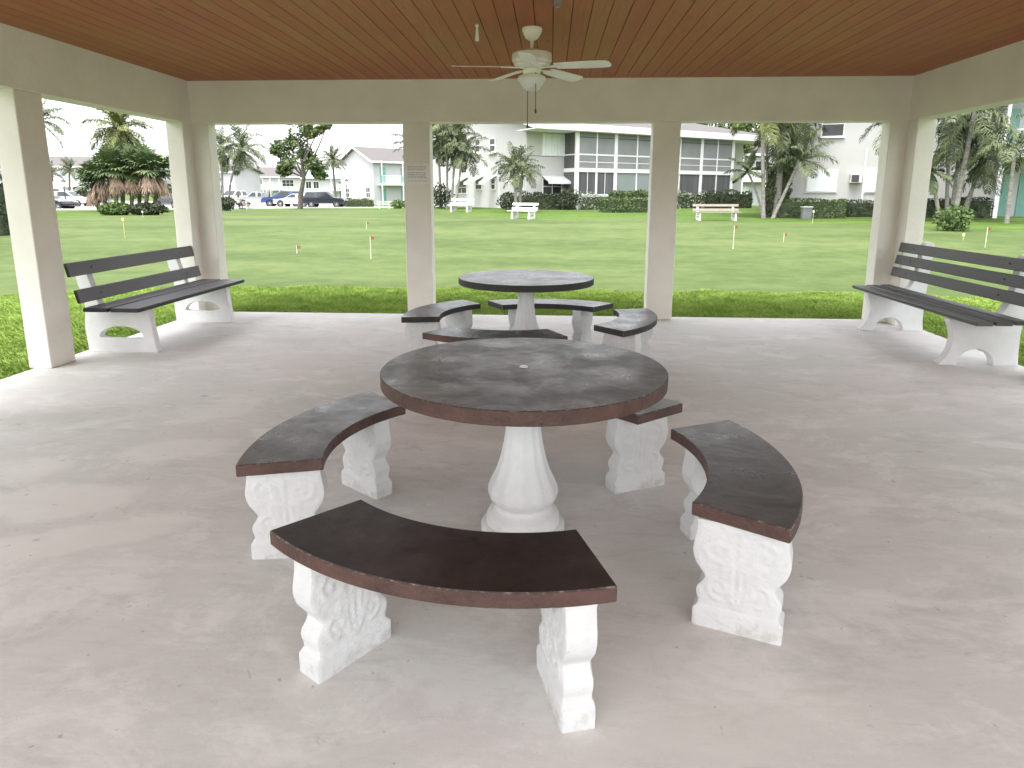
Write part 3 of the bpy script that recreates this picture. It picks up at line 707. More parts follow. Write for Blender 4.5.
def fan_leaf(lb, o, az, el, L, rad, rr, seg=13):
    d = vec(cos(az)*cos(el), sin(az)*cos(el), sin(el)); h = vec(*o)+d*L; s_ = unit(np.cross(d, vec(0, 0, 1))); u_ = np.cross(s_, d)
    lb.quad(vec(*o)-s_*.015, vec(*o)+s_*.015, h+s_*.01, h-s_*.01)
    for k in range(seg):
        a = R(-115+230*k/(seg-1)); w = rad*.085
        dr = unit(d*cos(a)+s_*sin(a)+u_*.18*rr.uniform(-1, .6)); ln = rad*(.75+.25*cos(a))*rr.uniform(.85, 1.1)
        pv_ = unit(np.cross(dr, u_))*w; m_ = h+dr*ln*.6; e_ = m_+unit(dr+vec(0, 0, -.55))*ln*.4
        lb.quad(h-pv_*.25, h+pv_*.25, m_+pv_, m_-pv_); lb.tri(m_-pv_, m_+pv_, e_)
def fan_palm(base, h, label, nf=26, rad=.62, skirt=1.0, seed=1, group=None, lean=(0, 0), r=.13):
    rr = random.Random(seed); base = np.array(base, float); t_ = empty('fan_palm', base, 0, label, 'palm', group)
    top = vec(lean[0], lean[1], h); MB().tube(curve_trunk((0, 0, -.05), top, .05), [r*1.2]+[r]*12, 9).build('trunk', M['trunk_dark'], t_, smooth=60)
    lb = LB()
    for i in range(nf):
        f = (i+.5)/nf; fan_leaf(lb, top+vec(0, 0, .1), 2.399963*i+rr.uniform(-.3, .3), R(88-118*f+rr.uniform(-12, 12)), rr.uniform(.35, .95), rad*rr.uniform(.85, 1.15), rr)
    lb.build('crown', M['fan_leaf'], t_)
    lb = LB()
    for i in range(int(46*skirt)):
        az = rr.uniform(0, 2*PI); z0 = h-rr.uniform(.0, .25); o = vec(lean[0], lean[1], z0); el = R(rr.uniform(-82, -45)); L = rr.uniform(.4, .8)
        d = vec(cos(az)*cos(el), sin(az)*cos(el), sin(el)); hp = o+d*L; s_ = vec(-sin(az), cos(az), 0)
        lb.quad(o-s_*.02, o+s_*.02, hp+s_*.02, hp-s_*.02)
        for k in range(7):
            dr = unit(d*.6+vec(0, 0, -.75)+s_*(-.45+.15*k)+.12*vec(rr.uniform(-1, 1), rr.uniform(-1, 1), 0)); ln = rr.uniform(.55, 1.0); wv = unit(np.cross(dr, vec(cos(az), sin(az), .2)))*.035
            lb.quad(hp-wv*.4, hp+wv*.4, hp+dr*ln*.6+wv, hp+dr*ln*.6-wv); lb.tri(hp+dr*ln*.6-wv, hp+dr*ln*.6+wv, hp+dr*ln)
    lb.build('dead_fronds', M['dead_leaf'], t_)
    return t_
def leaf_cloud(lb, rr, c, r, n, size):
    for i in range(n):
        d = unit(vec(rr.gauss(0, 1), rr.gauss(0, 1), rr.gauss(0, 1))); p = c+d*r*(rr.random()**.45)
        a = unit(vec(rr.gauss(0, 1), rr.gauss(0, 1), rr.gauss(0, .6))); b = unit(np.cross(a, vec(rr.gauss(0, 1), rr.gauss(0, 1), rr.gauss(0, 1)))); s_ = size*rr.uniform(.6, 1.3)
        lb.quad(p-a*s_*.6, p-b*s_*.32, p+a*s_*.6, p+b*s_*.32)
def broad_tree(base, blobs, label, trunk_pts, r0, leaf, n=110, size=.22, limbs=None, seed=3, density=1):
    rr = random.Random(seed); base = np.array(base, float); t_ = empty('broadleaf_tree', base, 0, label, 'tree')
    tp = [np.array(p, float)-base for p in trunk_pts]; mb = MB(); k = len(tp)
    mb.tube(tp, [r0*(1.3-.75*i/(k-1)) for i in range(k)], 10)
    for c, r in blobs:
        c = np.array(c)-base; s0 = tp[-1] if rr.random() < .6 else tp[-2]
        mid = (s0*.45+c*.55)+vec(rr.uniform(-.3, .3), rr.uniform(-.3, .3), .2); mb.tube([s0, mid, c], [r0*.45, r0*.3, r0*.12], 6)
    mb.build('trunk', M['trunk_dark'], t_, smooth=60)
    lb = LB()
    for c, r in blobs:
        c = np.array(c)-base
        for q in range(7):
            d = unit(vec(rr.gauss(0, 1), rr.gauss(0, 1), rr.gauss(0, .8))); leaf_cloud(lb, rr, c+d*r*.62, r*.48, int(n*density), size)
        leaf_cloud(lb, rr, c, r*.7, int(n*density), size)
    lb.build('crown', M[leaf], t_)
    return t_
def hedge(p0, p1, depth, h, leaf, label, nm='hedge', cat='hedge', group=None, dens=95, size=.10, seed=5, lump=.06, core='hedge_dark'):
    """trimmed hedge along p0-p1: leaves over and just inside an uneven box, with a twiggy core"""
    rr = random.Random(seed); p0 = np.array(p0[:2], float); p1 = np.array(p1[:2], float); d = p1-p0; L = hypot(*d); az = atan2(d[1], d[0]); c = (p0+p1)/2; z = min(gz(*p0), gz(*p1))-.03
    t_ = empty(nm, (c[0], c[1], z), az, label, cat, group)
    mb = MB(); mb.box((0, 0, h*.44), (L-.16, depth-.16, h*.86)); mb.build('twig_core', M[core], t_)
    lb = LB(); area = L*h*2+L*depth+2*depth*h
    off = rr.uniform(0, 50)
    for i in range(int(area*dens)):
        q = rr.random()*area
        if q < L*h*2: x = rr.uniform(-L/2, L/2); zz = rr.uniform(0, h); y = depth/2*(1 if q < L*h else -1)
        elif q < L*h*2+L*depth: x = rr.uniform(-L/2, L/2); y = rr.uniform(-depth/2, depth/2); zz = h
        else: y = rr.uniform(-depth/2, depth/2); zz = rr.uniform(0, h); x = L/2*rr.choice((-1, 1))
        s_ = 1-rr.random()**2*.16; w = mnoise.noise(Vector((x*1.3+off, y*1.3, zz*1.3)))*lump*2.2
        p = vec(x*(1 if abs(x) < L/2-.1 else s_), y*(s_+w/depth*.6), max(.02, zz*(s_ if zz == h else 1)+(w if zz > h*.6 else 0)))
        a = unit(vec(rr.gauss(0, 1), rr.gauss(0, 1), rr.gauss(0, 1))); b = unit(np.cross(a, vec(rr.gauss(0, 1), rr.gauss(0, 1), rr.gauss(0, 1)))); k = size*rr.uniform(.6, 1.25)
        lb.quad(p-a*k*.6, p-b*k*.4, p+a*k*.6, p+b*k*.4)
    lb.build('foliage', M[leaf], t_)
    return t_
def shrub(p, rx, ry, h, leaf, label, group=None, n=900, size=.11, seed=5, nm='shrub'):
    rr = random.Random(seed); z = gz(p[0], p[1])-.03; t_ = empty(nm, (p[0], p[1], z), 0, label, 'shrub', group)
    mb = MB()
    for k in range(7):
        a = 2*PI*k/7; mb.tube([(0, 0, 0), (rx*.3*cos(a), ry*.3*sin(a), h*.4), (rx*.6*cos(a), ry*.6*sin(a), h*.75)], [.03, .02, .008], 5)
    mb.build('stems', M['trunk_dark'], t_)
    lb = LB(); off = rr.uniform(0, 40)
    for i in range(n):
        d = unit(vec(rr.gauss(0, 1), rr.gauss(0, 1), rr.gauss(0, 1))); w = 1+.38*mnoise.noise(Vector(d*2.2)+Vector((off, 0, 0))); k = (rr.random()**.3)*w
        q = vec(d[0]*rx*k, d[1]*ry*k, h*.5+d[2]*h*.5*k)
        if q[2] < .02: q[2] = rr.uniform(.02, .2)
        a = unit(vec(rr.gauss(0, 1), rr.gauss(0, 1), rr.gauss(0, 1))); b = unit(np.cross(a, vec(rr.gauss(0, 1), rr.gauss(0, 1), rr.gauss(0, 1)))); s_ = size*rr.uniform(.6, 1.3)
        lb.quad(q-a*s_*.6, q-b*s_*.38, q+a*s_*.6, q+b*s_*.38)
    lb.build('foliage', M[leaf], t_)
    return t_
def base_at(px, Y): p = at(px, 200, Y); return vec(p[0], p[1], gz(p[0], p[1]))

# -- the two curved palms seen past the left corner
b = base_at(228, 55); palm(b, at(241.5, 150, 54.5), 'slender palm with a curved leaning trunk behind the left corner column', 24, 2.3, .6, .08, .10, .07, -.35, seed=3, elmin=-45)
b = base_at(222.5, 57); palm(b, at(221, 148, 57), 'straight slender palm half hidden by the left corner column', 20, 2.2, .65, .08, .10, .07, 0, seed=8, elmin=-50)
# -- leafy tree by the parked cars
Yt = 66; tb = base_at(299.5, Yt)
bl = [(at(px, py, Yt+dy), r*Yt/690) for px, py, r, dy in ((283, 146, 13, 0), (298, 140, 13, .8), (290, 162, 12, -.5), (305, 155, 12, .6), (316, 166, 12, 0), (320, 172, 9, .8), (307, 130, 10, 0), (318, 131, 8, .3), (300, 118, 14, 0), (284, 170, 8, .2), (327, 126, 5, 0), (276, 152, 6, 0))]
broad_tree(tb, bl, 'leafy green broadleaf tree with a leaning dark trunk beside the parked cars', [tb-vec(0, 0, .1), at(301, 193, Yt), at(304, 178, Yt), at(302, 165, Yt)], .21, 'tree_leaf', 52, .32, seed=5)
b = base_at(336, 85); palm(b, at(332.5, 160, 85), 'small dark palm between the leafy tree and the gabled house', 26, 1.9, .5, .12, .16, .12, 0, seed=4, trunk='trunk_dark', elmin=-35, n=14)
# -- palm island on the left
Gp = 'shaggy fan palms on the island'
isl = [(100, 170, 45, .6, 'fan palm at the left end of the island, its dead fronds lowest'), (113, 163, 44, 1.2, 'fan palm left of the island middle with a broad brown dead skirt'), (121, 158, 46, .8, 'fan palm at the back of the island under the tall feather palm'),
       (131, 164, 44.6, 1.0, 'fan palm in the middle of the island with a thin brown skirt'), (140, 160, 45.5, 1.1, 'fan palm right of the middle of the island'), (148, 163, 44.2, 1.2, 'fan palm near the right end of the island with a thick brown skirt'), (158, 166, 45, .9, 'fan palm at the right end of the island, beside the corner column'), (92, 178, 46, .5, 'lowest fan palm hanging out over the left side of the island')]
for i, (px, py, Y, sk, lab) in enumerate(isl):
    b = base_at(px+(126-px)*.18, Y); top = at(px, py+6, Y); fan_palm(b, top[2]-b[2], lab, 40, .80, sk*1.7, 20+i, Gp, (top[0]-b[0], top[1]-b[1]))
b = base_at(122, 47); palm(b, at(119, 128, 47), 'tall yellowish feather palm rising above the shaggy palm island', 36, 2.2, .5, .09, .15, .11, 0, 'palm_light', seed=12, elmin=-55)
shrub(base_at(116, 37.6), 1.0, .65, .74, 'hedge_green', 'low green bush at the foot of the palm island, left half', None, 1900, .15, 3)
shrub(base_at(147, 37.4), 1.0, .65, .72, 'hedge_dark', 'low dark bush at the foot of the palm island, right half', None, 1900, .15, 4)
b = base_at(33, 40); palm(b, at(37, 121, 40), 'palm mostly hidden behind the near left column, its frond tips showing', 18, 2.0, .6, .07, .14, .11, 0, seed=15, elmin=-40)
b = base_at(69, 97); palm(b, at(69.5, 170, 97), 'far palm in front of the balconied white house', 20, 1.9, .5, .14, .15, .12, 0, seed=16, trunk='trunk_dark', n=12)
b = base_at(52, 99); palm(b, at(51, 174, 99), 'far palm beside the near left column, before the white houses', 18, 1.8, .5, .14, .15, .12, 0, seed=17, trunk='trunk_dark', n=12)
b = base_at(414, 60); palm(b, at(415, 146, 60), 'palm hidden behind the column with the notice, frond tips showing', 16, 2.4, .4, .08, .12, .09, 0, seed=18)
shrub(base_at(225, 52), .75, .7, 1.15, 'hedge_dark', 'rounded dark bush at the foot of the curved palms', None, 900, .15, 6)
# -- palm clump against the white gable wall
Gc = 'palms in the clump before the white gable wall'
for i, (px, Y, tx, ty, lab, L) in enumerate(((441, 46, 438, 138, 'palm at the left of the clump before the white gable wall', 1.9), (447, 45, 447, 128, 'tallest palm of the clump before the white gable wall', 2.1), (451, 44.5, 456, 138, 'palm with a straight trunk in the middle of the clump before the white gable wall', 1.9), (455, 44, 463, 150, 'palm leaning right from the clump before the white gable wall', 1.8))):
    b = base_at(px, Y); palm(b, at(tx, ty, Y), lab, 20, L, .55, .07, .085, .07, 0, seed=30+i, group=Gc, elmin=-60, leaf='palm_leaf')
shrub(base_at(441, 45.2), .8, .6, 1.6, 'hedge_dark', 'dark bush filling the foot of the left palm clump', None, 900, .14, 8)
# -- small palm with two stems before the corner of the condo
b = base_at(516.5, 40); palm(b, at(514, 166, 40), 'small arching palm with a ringed stem before the corner of the white block', 24, 1.55, .75, .05, .09, .08, 0, seed=41, elmin=-35, trunk='trunk', n=20)
b = base_at(519.5, 40.3); palm(b, at(522, 171, 40.3), 'second stem of the small palm, shorter and leaning right', 20, 1.5, .8, .05, .08, .07, 0, seed=42, elmin=-30, n=20)
# -- clump right of the right middle column
Gr = 'palms in the clump before the right white block'
for i, (px, Y, tx, ty, bend, lab, kw) in enumerate(((765, 36, 762.5, 128, 0, 'palm with a pale slender trunk and yellow crownshaft', dict(shaft=True, r0=.10, r1=.085, nf=16, L=2.2, leaf='palm_light')), (764, 36.6, 748, 172, .1, 'small low palm at the left of the right clump', dict(nf=15, L=1.2, r0=.06, r1=.05)),
        (774, 36, 800, 160, 0, 'palm whose pale trunk leans to the right out of the clump', dict(r0=.09, r1=.07, nf=20, L=1.9)), (777, 37, 784, 118, 0, 'thick palm draped in dark hanging fronds in the right clump', dict(r0=.20, r1=.16, nf=24, L=2.5, elmin=-75)), (770, 37.5, 766, 124, 0, 'palm with an orange tinged crown at the back of the right clump', dict(shaft=True, r0=.09, r1=.075, nf=18, L=2.2, leaf='palm_light')), (781, 37.6, 796, 122, 0, 'palm at the right back of the right clump with drooping fronds', dict(r0=.09, r1=.07, nf=16, L=2.2, elmin=-65)))):
    b = base_at(px, Y); palm(b, at(tx, ty, Y), lab, bend=bend, droop=.55, leafw=.06, group=Gr, seed=50+i, **kw)
hedge(base_at(767, 37.3), base_at(786, 37.5), .9, 2.6, 'palm_leaf', 'dense dark vine covered growth filling the right palm clump', 'vine_thicket', 'plant', None, 130, .16, 12, .2)
# -- clump seen through the right side opening
Gk = 'palms in the clump past the right corner column'
for i, (px, Y, tx, ty, lab, L, kw) in enumerate(((943, 33, 932, 172, 'low palm leaning left past the right corner column', 1.2, {}), (949, 33.6, 950, 118, 'tall palm with a straight trunk past the right corner column', 2.3, {}), (953, 34, 962, 132, 'palm with a thin trunk in the middle of the far right clump', 2.0, {}), (956, 33, 975, 108, 'palm with a thick pale trunk leaning right in the far right clump', 2.4, dict(r0=.13, r1=.10)), (962, 34.2, 984, 160, 'low bushy palm at the right of the far right clump', 1.7, dict(nf=24)), (966, 34.8, 990, 128, 'palm at the back of the far right clump', 2.1, {}))):
    b = base_at(px, Y); kw = {**dict(nf=18, r0=.09, r1=.07, elmin=-65), **kw}; palm(b, at(tx, ty, Y), lab, L=L, droop=.6, leafw=.055, group=Gk, seed=70+i, **kw)
b = base_at(1010, 31); palm(b, at(1015, 150, 31), 'palm with long arching fronds before the teal balcony', 12, 2.2, .75, .06, .09, .07, 0, seed=81, elmin=0, elmax=50)
b = base_at(898, 33); palm(b, at(897, 116, 33), 'palm hidden behind the right corner column, one frond hanging out left', 14, 1.9, .7, .06, .1, .08, 0, seed=83, elmin=-60)
shrub(base_at(956, 25), .62, .55, .95, 'hedge_green', 'green leafy shrub on the lawn past the right corner column', None, 900, .12, 9)
# -- trees behind the roofs
Yt = 78
for px, py, ln, lab, kk in ((728, 140, 'tree_leaf', 'dark green tree showing over the end of the porch roof', 1), (754, 150, 'tree_leaf_y', 'yellowish tree between the porch block and the right palm clump', 2)):
    tb = base_at(px, Yt+kk*3)
    bl = [(at(px+dx, py+dy, Yt+kk*3+dd), r) for dx, dy, r, dd in ((-18, -14, 1.8, 0), (0, -18, 2.0, 1), (14, -8, 1.8, 0), (-8, 2, 1.7, -1), (8, 10, 1.6, 0), (-30, -8, 1.5, 0), (4, 24, 1.3, 0))]
    broad_tree(tb, bl, lab, [tb-vec(0, 0, .1), at(px, 185, Yt+kk*3), at(px, 165, Yt+kk*3)], .3, ln, 50, .4, seed=9+kk)
# -- hedges and shrubs along the buildings
Gs = 'clipped shrubs along the white block'
shrub(base_at(509, 44), .75, .7, 1.15, 'hedge_dark', 'rounded dark shrub left of the small palm stems', Gs, 900, .13, 11)
hedge(base_at(521, 44.5), base_at(560, 45.5), .9, 1.05, 'hedge_dark', 'low dark clipped hedge under the big awning window', 'hedge', 'hedge', None, 95, .13, 13, .14)
shrub(base_at(569, 44.5), .75, .7, 1.4, 'hedge_dark', 'tall rounded dark shrub at the corner of the screened porch', Gs, 1000, .13, 14)
hedge(base_at(581, 45), base_at(612, 45.2), .7, .98, 'hedge_var', 'loose variegated pale and green bush under the porch', 'hedge', 'shrub', None, 60, .13, 15, .2)
hedge(base_at(610, 44.5), base_at(655, 45.5), .8, 1.25, 'hedge_green', 'taller dark green hedge behind the clipped front hedge', 'hedge', 'hedge', None, 95, .13, 16, .1)
hedge(base_at(600, 40.5), base_at(655, 41), .9, .85, 'hedge_green', 'bright clipped hedge standing forward of the porch', 'hedge', 'hedge', None, 110, .11, 17, .05)
hedge(base_at(676, 48), base_at(704, 49), .8, 1.1, 'hedge_var', 'pale mottled bush behind the long tan bench', 'hedge', 'shrub', None, 80, .13, 18, .2)
hedge(base_at(704, 49), base_at(750, 50), .9, 1.15, 'hedge_dark', 'dark purplish hedge at the end of the porch', 'hedge', 'hedge', None, 95, .13, 19, .15)
hedge(base_at(778, 36.6), base_at(846, 36.2), 1.0, .98, 'hedge_green', 'clipped green hedge before the right white block with a grey box against it', 'hedge', 'hedge', None, 120, .10, 21, .05)
hedge(base_at(846, 37.3), base_at(902, 37.1), .9, .86, 'hedge_dark', 'darker hedge set back under the window air conditioner', 'hedge', 'hedge', None, 110, .10, 22, .05)
hedge(base_at(914, 36.6), base_at(990, 36.2), .9, 1.02, 'hedge_dark', 'dark clipped hedge behind the far right palm clump', 'hedge', 'hedge', None, 110, .10, 23, .05)
hedge(base_at(341, 79), base_at(372, 77), .9, .95, 'hedge_green', 'low green hedge under the gable of the far house', 'hedge', 'hedge', None, 60, .16, 24, .08)
shrub(base_at(399, 70), .9, .8, .95, 'bush_bright', 'bright green bush below the teal door beside the column', None, 500, .18, 25)
hedge(base_at(65, 95), base_at(87, 93), 1.2, 1.75, 'hedge_dark', 'dark green hedge behind the white parked car', 'hedge', 'hedge', None, 50, .2, 26, .06)
hedge(base_at(-40, 21.4), base_at(8.5, 21.6), 1.0, 1.95, 'hedge_dark', 'tall dark hedge at the left edge beyond the near left column', 'hedge', 'hedge', None, 140, .10, 27, .08)
# far-off belt of trees behind the houses, read as one mass
rr = random.Random(77); lb = LB()
for i in range(150):
    x = rr.uniform(-150, 60); y = 185+rr.uniform(-8, 25); h = rr.uniform(2.5, 5.0)
    if -70 < x < -36: h *= .6
    leaf_cloud(lb, rr, vec(x, y, h*.55), h*.6, 60, 1.1)
tag(lb.build('distant_trees', M['tree_leaf']), 'low belt of trees on the horizon behind the houses', 'trees', kind='stuff')

# ------------------------------------------------------------------ buildings
def wall_frame(P, d):                    # x along the wall, y into the building
    return atan2(d[1], d[0])
def build_window(parent, x0, x1, z0, z1, y=-.0, cols=1, rows=2, pane='dark_glass', fr='white_trim', sill=True, w=.05):
    f = MB(); dpt = .05
    f.b2((x0-w, y-dpt, z1), (x1+w, y+.02, z1+w)); f.b2((x0-w, y-dpt, z0-w), (x1+w, y+.02, z0)); f.b2((x0-w, y-dpt, z0), (x0, y+.02, z1)); f.b2((x1, y-dpt, z0), (x1+w, y+.02, z1))
    for k in range(1, cols): xm = x0+(x1-x0)*k/cols; f.b2((xm-.025, y-dpt+.008, z0), (xm+.025, y+.015, z1))
    for k in range(1, rows): zm = z0+(z1-z0)*k/rows; f.b2((x0, y-dpt+.012, zm-.02), (x1, y+.012, zm+.02))
    o = MB().b2((x0, y-.022, z0), (x1, y-.012, z1)).build('window', M[pane], parent)
    f.build('frame', M[fr], o)
    if sill: MB().b2((x0-w-.05, y-.12, z0-w-.06), (x1+w+.05, y+.01, z0-w-.002)).build('sill', M[fr], o)
    return o
def build_awning(parent, x0, x1, z, drop, out, y=0):
    mb = MB(); th = .03
    mb.prism([(x0, y-.01, z), (x0, y-out, z-drop), (x0, y-out, z-drop-.16), (x0, y-out+.03, z-drop-.16), (x0, y-out+.03, z-drop-.03), (x0, y-.01, z-.05)], (x1-x0, 0, 0))
    return mb.build('awning', M['awning'], parent)
def railing(parent, x0, x1, y, z0, h, m='white_trim', step=.13):
    mb = MB(); mb.b2((x0, y-.025, z0+h-.05), (x1, y+.025, z0+h)); mb.b2((x0, y-.02, z0+.06), (x1, y+.02, z0+.10)); x = x0+.03
    while x < x1: mb.b2((x-.012, y-.012, z0+.10), (x+.012, y+.012, z0+h-.05)); x += step
    return mb.build('railing', M[m], parent)
# --- white block with screened porches (centre)
P0 = vec(-1.6, 45.); dv = unit(vec(16.7, 11.)); azC = atan2(dv[1], dv[0]); nC = vec(dv[1], -dv[0])
gC = .42
C_ = empty('condo_building', (*P0, gC), azC, 'long white two storey block with grey screened porches and white awnings, behind the lawn', 'building')
ZB = gC
H1 = 3.30-gC; HE = 5.66-gC                          # floor band and eaves above the ground there
Lc, Dc = 20.0, 18.0
mb = MB(); mb.b2((0, 0, -.6), (Lc, Dc, HE-.02)); mb.b2((.252, 0, HE-.02), (Lc-.5, .2, HE+.5)); mb.build('wall', M['wall'], C_)
# gable end in the left wall, with its peak
mb = MB(); mb.prism([(.001, 0, HE-.02), (.001, Dc, HE-.02), (.001, Dc, HE+.5), (.001, Dc/2, HE+2.60), (.001, 0, HE+.5)], (.25, 0, 0)); mb.build('gable', M['wall'], C_)
po = 1.5
rf = MB(); e = .55; yo = -po-e; s_ = 2.34/(Dc/2)
zq = lambda y: HE+s_*(y if y <= Dc/2 else Dc-y)
rf.add([(-.6, yo, zq(yo)+.80), (Lc+.7, yo, zq(yo)+.80), (Lc-6.0, Dc/2, HE+2.86), (-.6, Dc/2, HE+2.86), (-.6, Dc+e, zq(yo)+.80), (Lc+.7, Dc+e, zq(yo)+.80),
        (-.6, yo, zq(yo)+.56), (Lc+.7, yo, zq(yo)+.56), (Lc+.7, Dc+e, zq(yo)+.56), (-.6, Dc+e, zq(yo)+.56), (-.6, Dc/2, HE+2.62), (Lc-6.0, Dc/2, HE+2.62)],
       [(0, 1, 2, 3), (1, 5, 2), (5, 4, 3, 2), (0, 6, 7, 1), (1, 7, 8, 5), (5, 8, 9, 4), (0, 3, 10, 6), (3, 4, 9, 10), (6, 7, 11, 10), (10, 11, 8, 9), (7, 8, 11)])
rf.m[-3:] = [1, 1, 1]; rf.build('roof', [M['roof'], M['white_trim']], C_)
fa = MB(); zf = 5.06
fa.b2((-.62, yo-.03, zf), (Lc+.73, yo-.003, zf+.43)); fa.b2((-.62, yo, zf-.02), (Lc+.73, .1, zf+.03)); fa.b2((Lc+.703, yo, zf), (Lc+.73, Dc, zf+.43)); fa.prism([(-.63, yo, zf), (-.63, Dc/2, zf+2.6), (-.63, Dc/2, zf+3.03), (-.63, yo, zf+.43)], (.027, 0, 0))
fa.build('fascia', M['white_trim'], C_)
ZE = zf-.02                                            # underside of the eave
# porch: posts, band, rails, screens
Pp = P0+nC*po
def uC(px, off=po): return on_wall(px, 180, P0+nC*off, dv)[0]
us = [uC(577), uC(615.2), uC(657), uC(700.5), uC(731.5)]
zc_ = lambda px, py, off=po: on_wall(px, py, P0+nC*off, dv)[1]-gC
zb1, zb0 = zc_(596, 168.3), zc_(596, 172.2); zr = zc_(596, 154.8); zlow = zc_(596, 194.9)
for u in us: MB().b2((u-.13, -po-.02, -.4), (u+.13, -po+.14, ZE)).build('post', M['white_trim'], C_)
mb = MB(); mb.b2((us[0], -po-.035, zb0), (us[-1], -po+.10, zb1)); mb.b2((us[0]-.05, -po+.10, zb0), (us[0]+.05, -.02, zb1)); mb.build('floor_band', M['white_trim'], C_)
mb = MB(); mb.b2((us[0], -po-.01, -.4), (us[2]-.2, -po+.10, zlow)); mb.build('knee_wall', M['wall'], C_)
mb = MB(); mb.b2((us[0], -po+.10, zb0+.02), (us[-1], -.0, zb0+.14)); mb.b2((us[0], -po+.4, ZE-.05), (us[-1], 0, ZE)); mb.build('porch_floor', M['soffit'], C_)
mb = MB(); mb.b2((us[0], -.9, zb1), (us[-1], -.85, ZE)); mb.b2((us[0], -.9, -.3), (us[-1], -.85, zb0)); mb.build('porch_back', M['screen_dark'], C_)
for k in range(4):
    a, b = us[k]+.13, us[k+1]-.13; m_ = (a+b)/2
    o = MB().b2((a, -po+.03, zb1), (b, -po+.045, ZE)).build('screen_panel', M['screen'], C_)
    bar = MB(); bar.b2((m_-.045, -po, zb1), (m_+.045, -po+.06, ZE)); bar.b2((a, -po+.005, zr-.045), (b, -po+.055, zr+.045)); bar.b2((a, -po+.01, zb1+(zr-zb1)*.45-.02), (b, -po+.05, zb1+(zr-zb1)*.45+.02)); bar.build('screen_bars', M['white_trim'], o)
    sh = MB(); sh.b2((a, -po+.015, ZE-.34), (b, -po+.029, ZE-.28)); sh.build('blind_hem', M['screen_dark'], o)
    lowm = (M['screen_dark'], M['screen_teal'], M['screen_dark'], M['screen_dark'])[k]
    o = MB().b2((a, -po+.03, -.2 if k > 1 else zlow), (b, -po+.045, zb0)).build('screen_panel', lowm, C_)
    bar = MB(); bar.b2((m_-.05-(.03 if k == 0 else 0), -po, zlow if k < 2 else -.2), (m_+.05+(.03 if k == 0 else 0), -po+.06, zb0))
    if k == 0:
        for q in (.25, .75): bar.b2((a+(b-a)*q-.02, -po+.005, zlow), (a+(b-a)*q+.02, -po+.055, zb0))
    if k < 2: bar.b2((a, -po, zlow-.03), (b, -po+.06, zlow+.05))
    else: bar.b2((a, -po, zlow-.05), (b, -po+.06, zlow+.0))
    bar.build('screen_bars', M['white_trim'], o)
o = MB().b2((us[0]-.02, -po+.14, -.2), (us[0]+.0, -.02, ZE)).build('screen_panel', M['screen_dark'], C_)
MB().b2((us[0]-.04, -po+.14, zr-.04), (us[0]+.02, -.02, zr+.04)).build('screen_bars', M['white_trim'], o)
# shuttered upper window and awning window on the plain wall
u0, u1 = on_wall(542, 180, P0, dv)[0], on_wall(565.5, 180, P0, dv)[0]
sh = MB(); za, zb = zc_(553, 155, 0), zc_(553, 134, 0); n_ = 8; w_ = (u1-u0)/n_
for k in range(n_): sh.b2((u0+k*w_+.015, -.05-(.02 if k % 2 else 0), za), (u0+(k+1)*w_-.015, .01, zb))
sh.b2((u0-.05, -.03, za-.06), (u1+.05, .01, za)); sh.build('shutter', M['shutter'], C_)
MB().b2((0.0, -.015, za-.11), (us[0]-.1, .01, za-.075)).build('wall_band', M['box_grey'], C_)
u0, u1 = on_wall(543, 180, P0, dv)[0], on_wall(561, 180, P0, dv)[0]
build_window(C_, u0, u1, zc_(552, 194, 0), zc_(552, 179, 0), 0, 2, 2)
build_awning(C_, u0-.1, u1+.35, zc_(552, 176.0, 0), .36, .85)
# left (gable) wall: the same local frame, wall at x=0 facing -x
L_ = empty('x', (0, 0, 0)); bpy.data.objects.remove(L_)
dl = vec(-dv[1], dv[0])
def leftwin(pxa, pxb, pyt, pyb, cols=1, rows=2, aw=None, sill=True):
    ua, za_ = on_wall(pxa, pyb, P0, dl); ub, zb_ = on_wall(pxb, pyt, P0, dl); zb_ -= gC; za_ -= gC; hw = .05
    y0, y1 = min(ua, ub), max(ua, ub)
    o = MB().b2((-.022, y0, za_), (-.012, y1, zb_)).build('window', M['dark_glass'], C_)
    f = MB()
    for q in (y0, y1): f.b2((-.05, q-.05, za_-.05), (.01, q+.05, zb_+.05))
    for k in range(rows+1): z = za_+(zb_-za_)*k/rows; f.b2((-.045, y0+.05, z-.04), (.01, y1-.05, z+.04))
    for k in range(1, cols): y = y0+(y1-y0)*k/cols; f.b2((-.047, y-.03, za_), (.01, y+.03, zb_))
    f.build('frame', M['white_trim'], o)
    if sill: MB().b2((-.13, y0-.12, za_-.17), (.01, y1+.12, za_-.052)).build('sill', M['white_trim'], o)
    if aw:
        z, drop, out = aw; mb = MB(); y0 -= .15; y1 += .15; z -= gC
        mb.prism([(-.01, y0, z), (-out, y0, z-drop), (-out, y0, z-drop-.16), (-out+.03, y0, z-drop-.16), (-out+.03, y0, z-drop-.03), (-.01, y0, z-.05)], (0, y1-y0, 0)); mb.build('awning', M['awning'], C_)
leftwin(475.5, 480.5, 139, 152.5); leftwin(490, 495.5, 138, 152)
ZA = 3.05
for a, b, t_, bt, cl in ((457, 467, 181, 193.5, 2), (476, 482, 179, 189.5, 1), (491.5, 495.5, 178.5, 189.5, 1), (519.5, 523.5, 178, 189.5, 1)):
    leftwin(a, b, t_, bt, cl, 2, (2.82, .48, .95), False)
MB().b2((-.03, 3.6, -.3), (.01, 3.68, 2.4)).build('downpipe', M['white_trim'], C_)

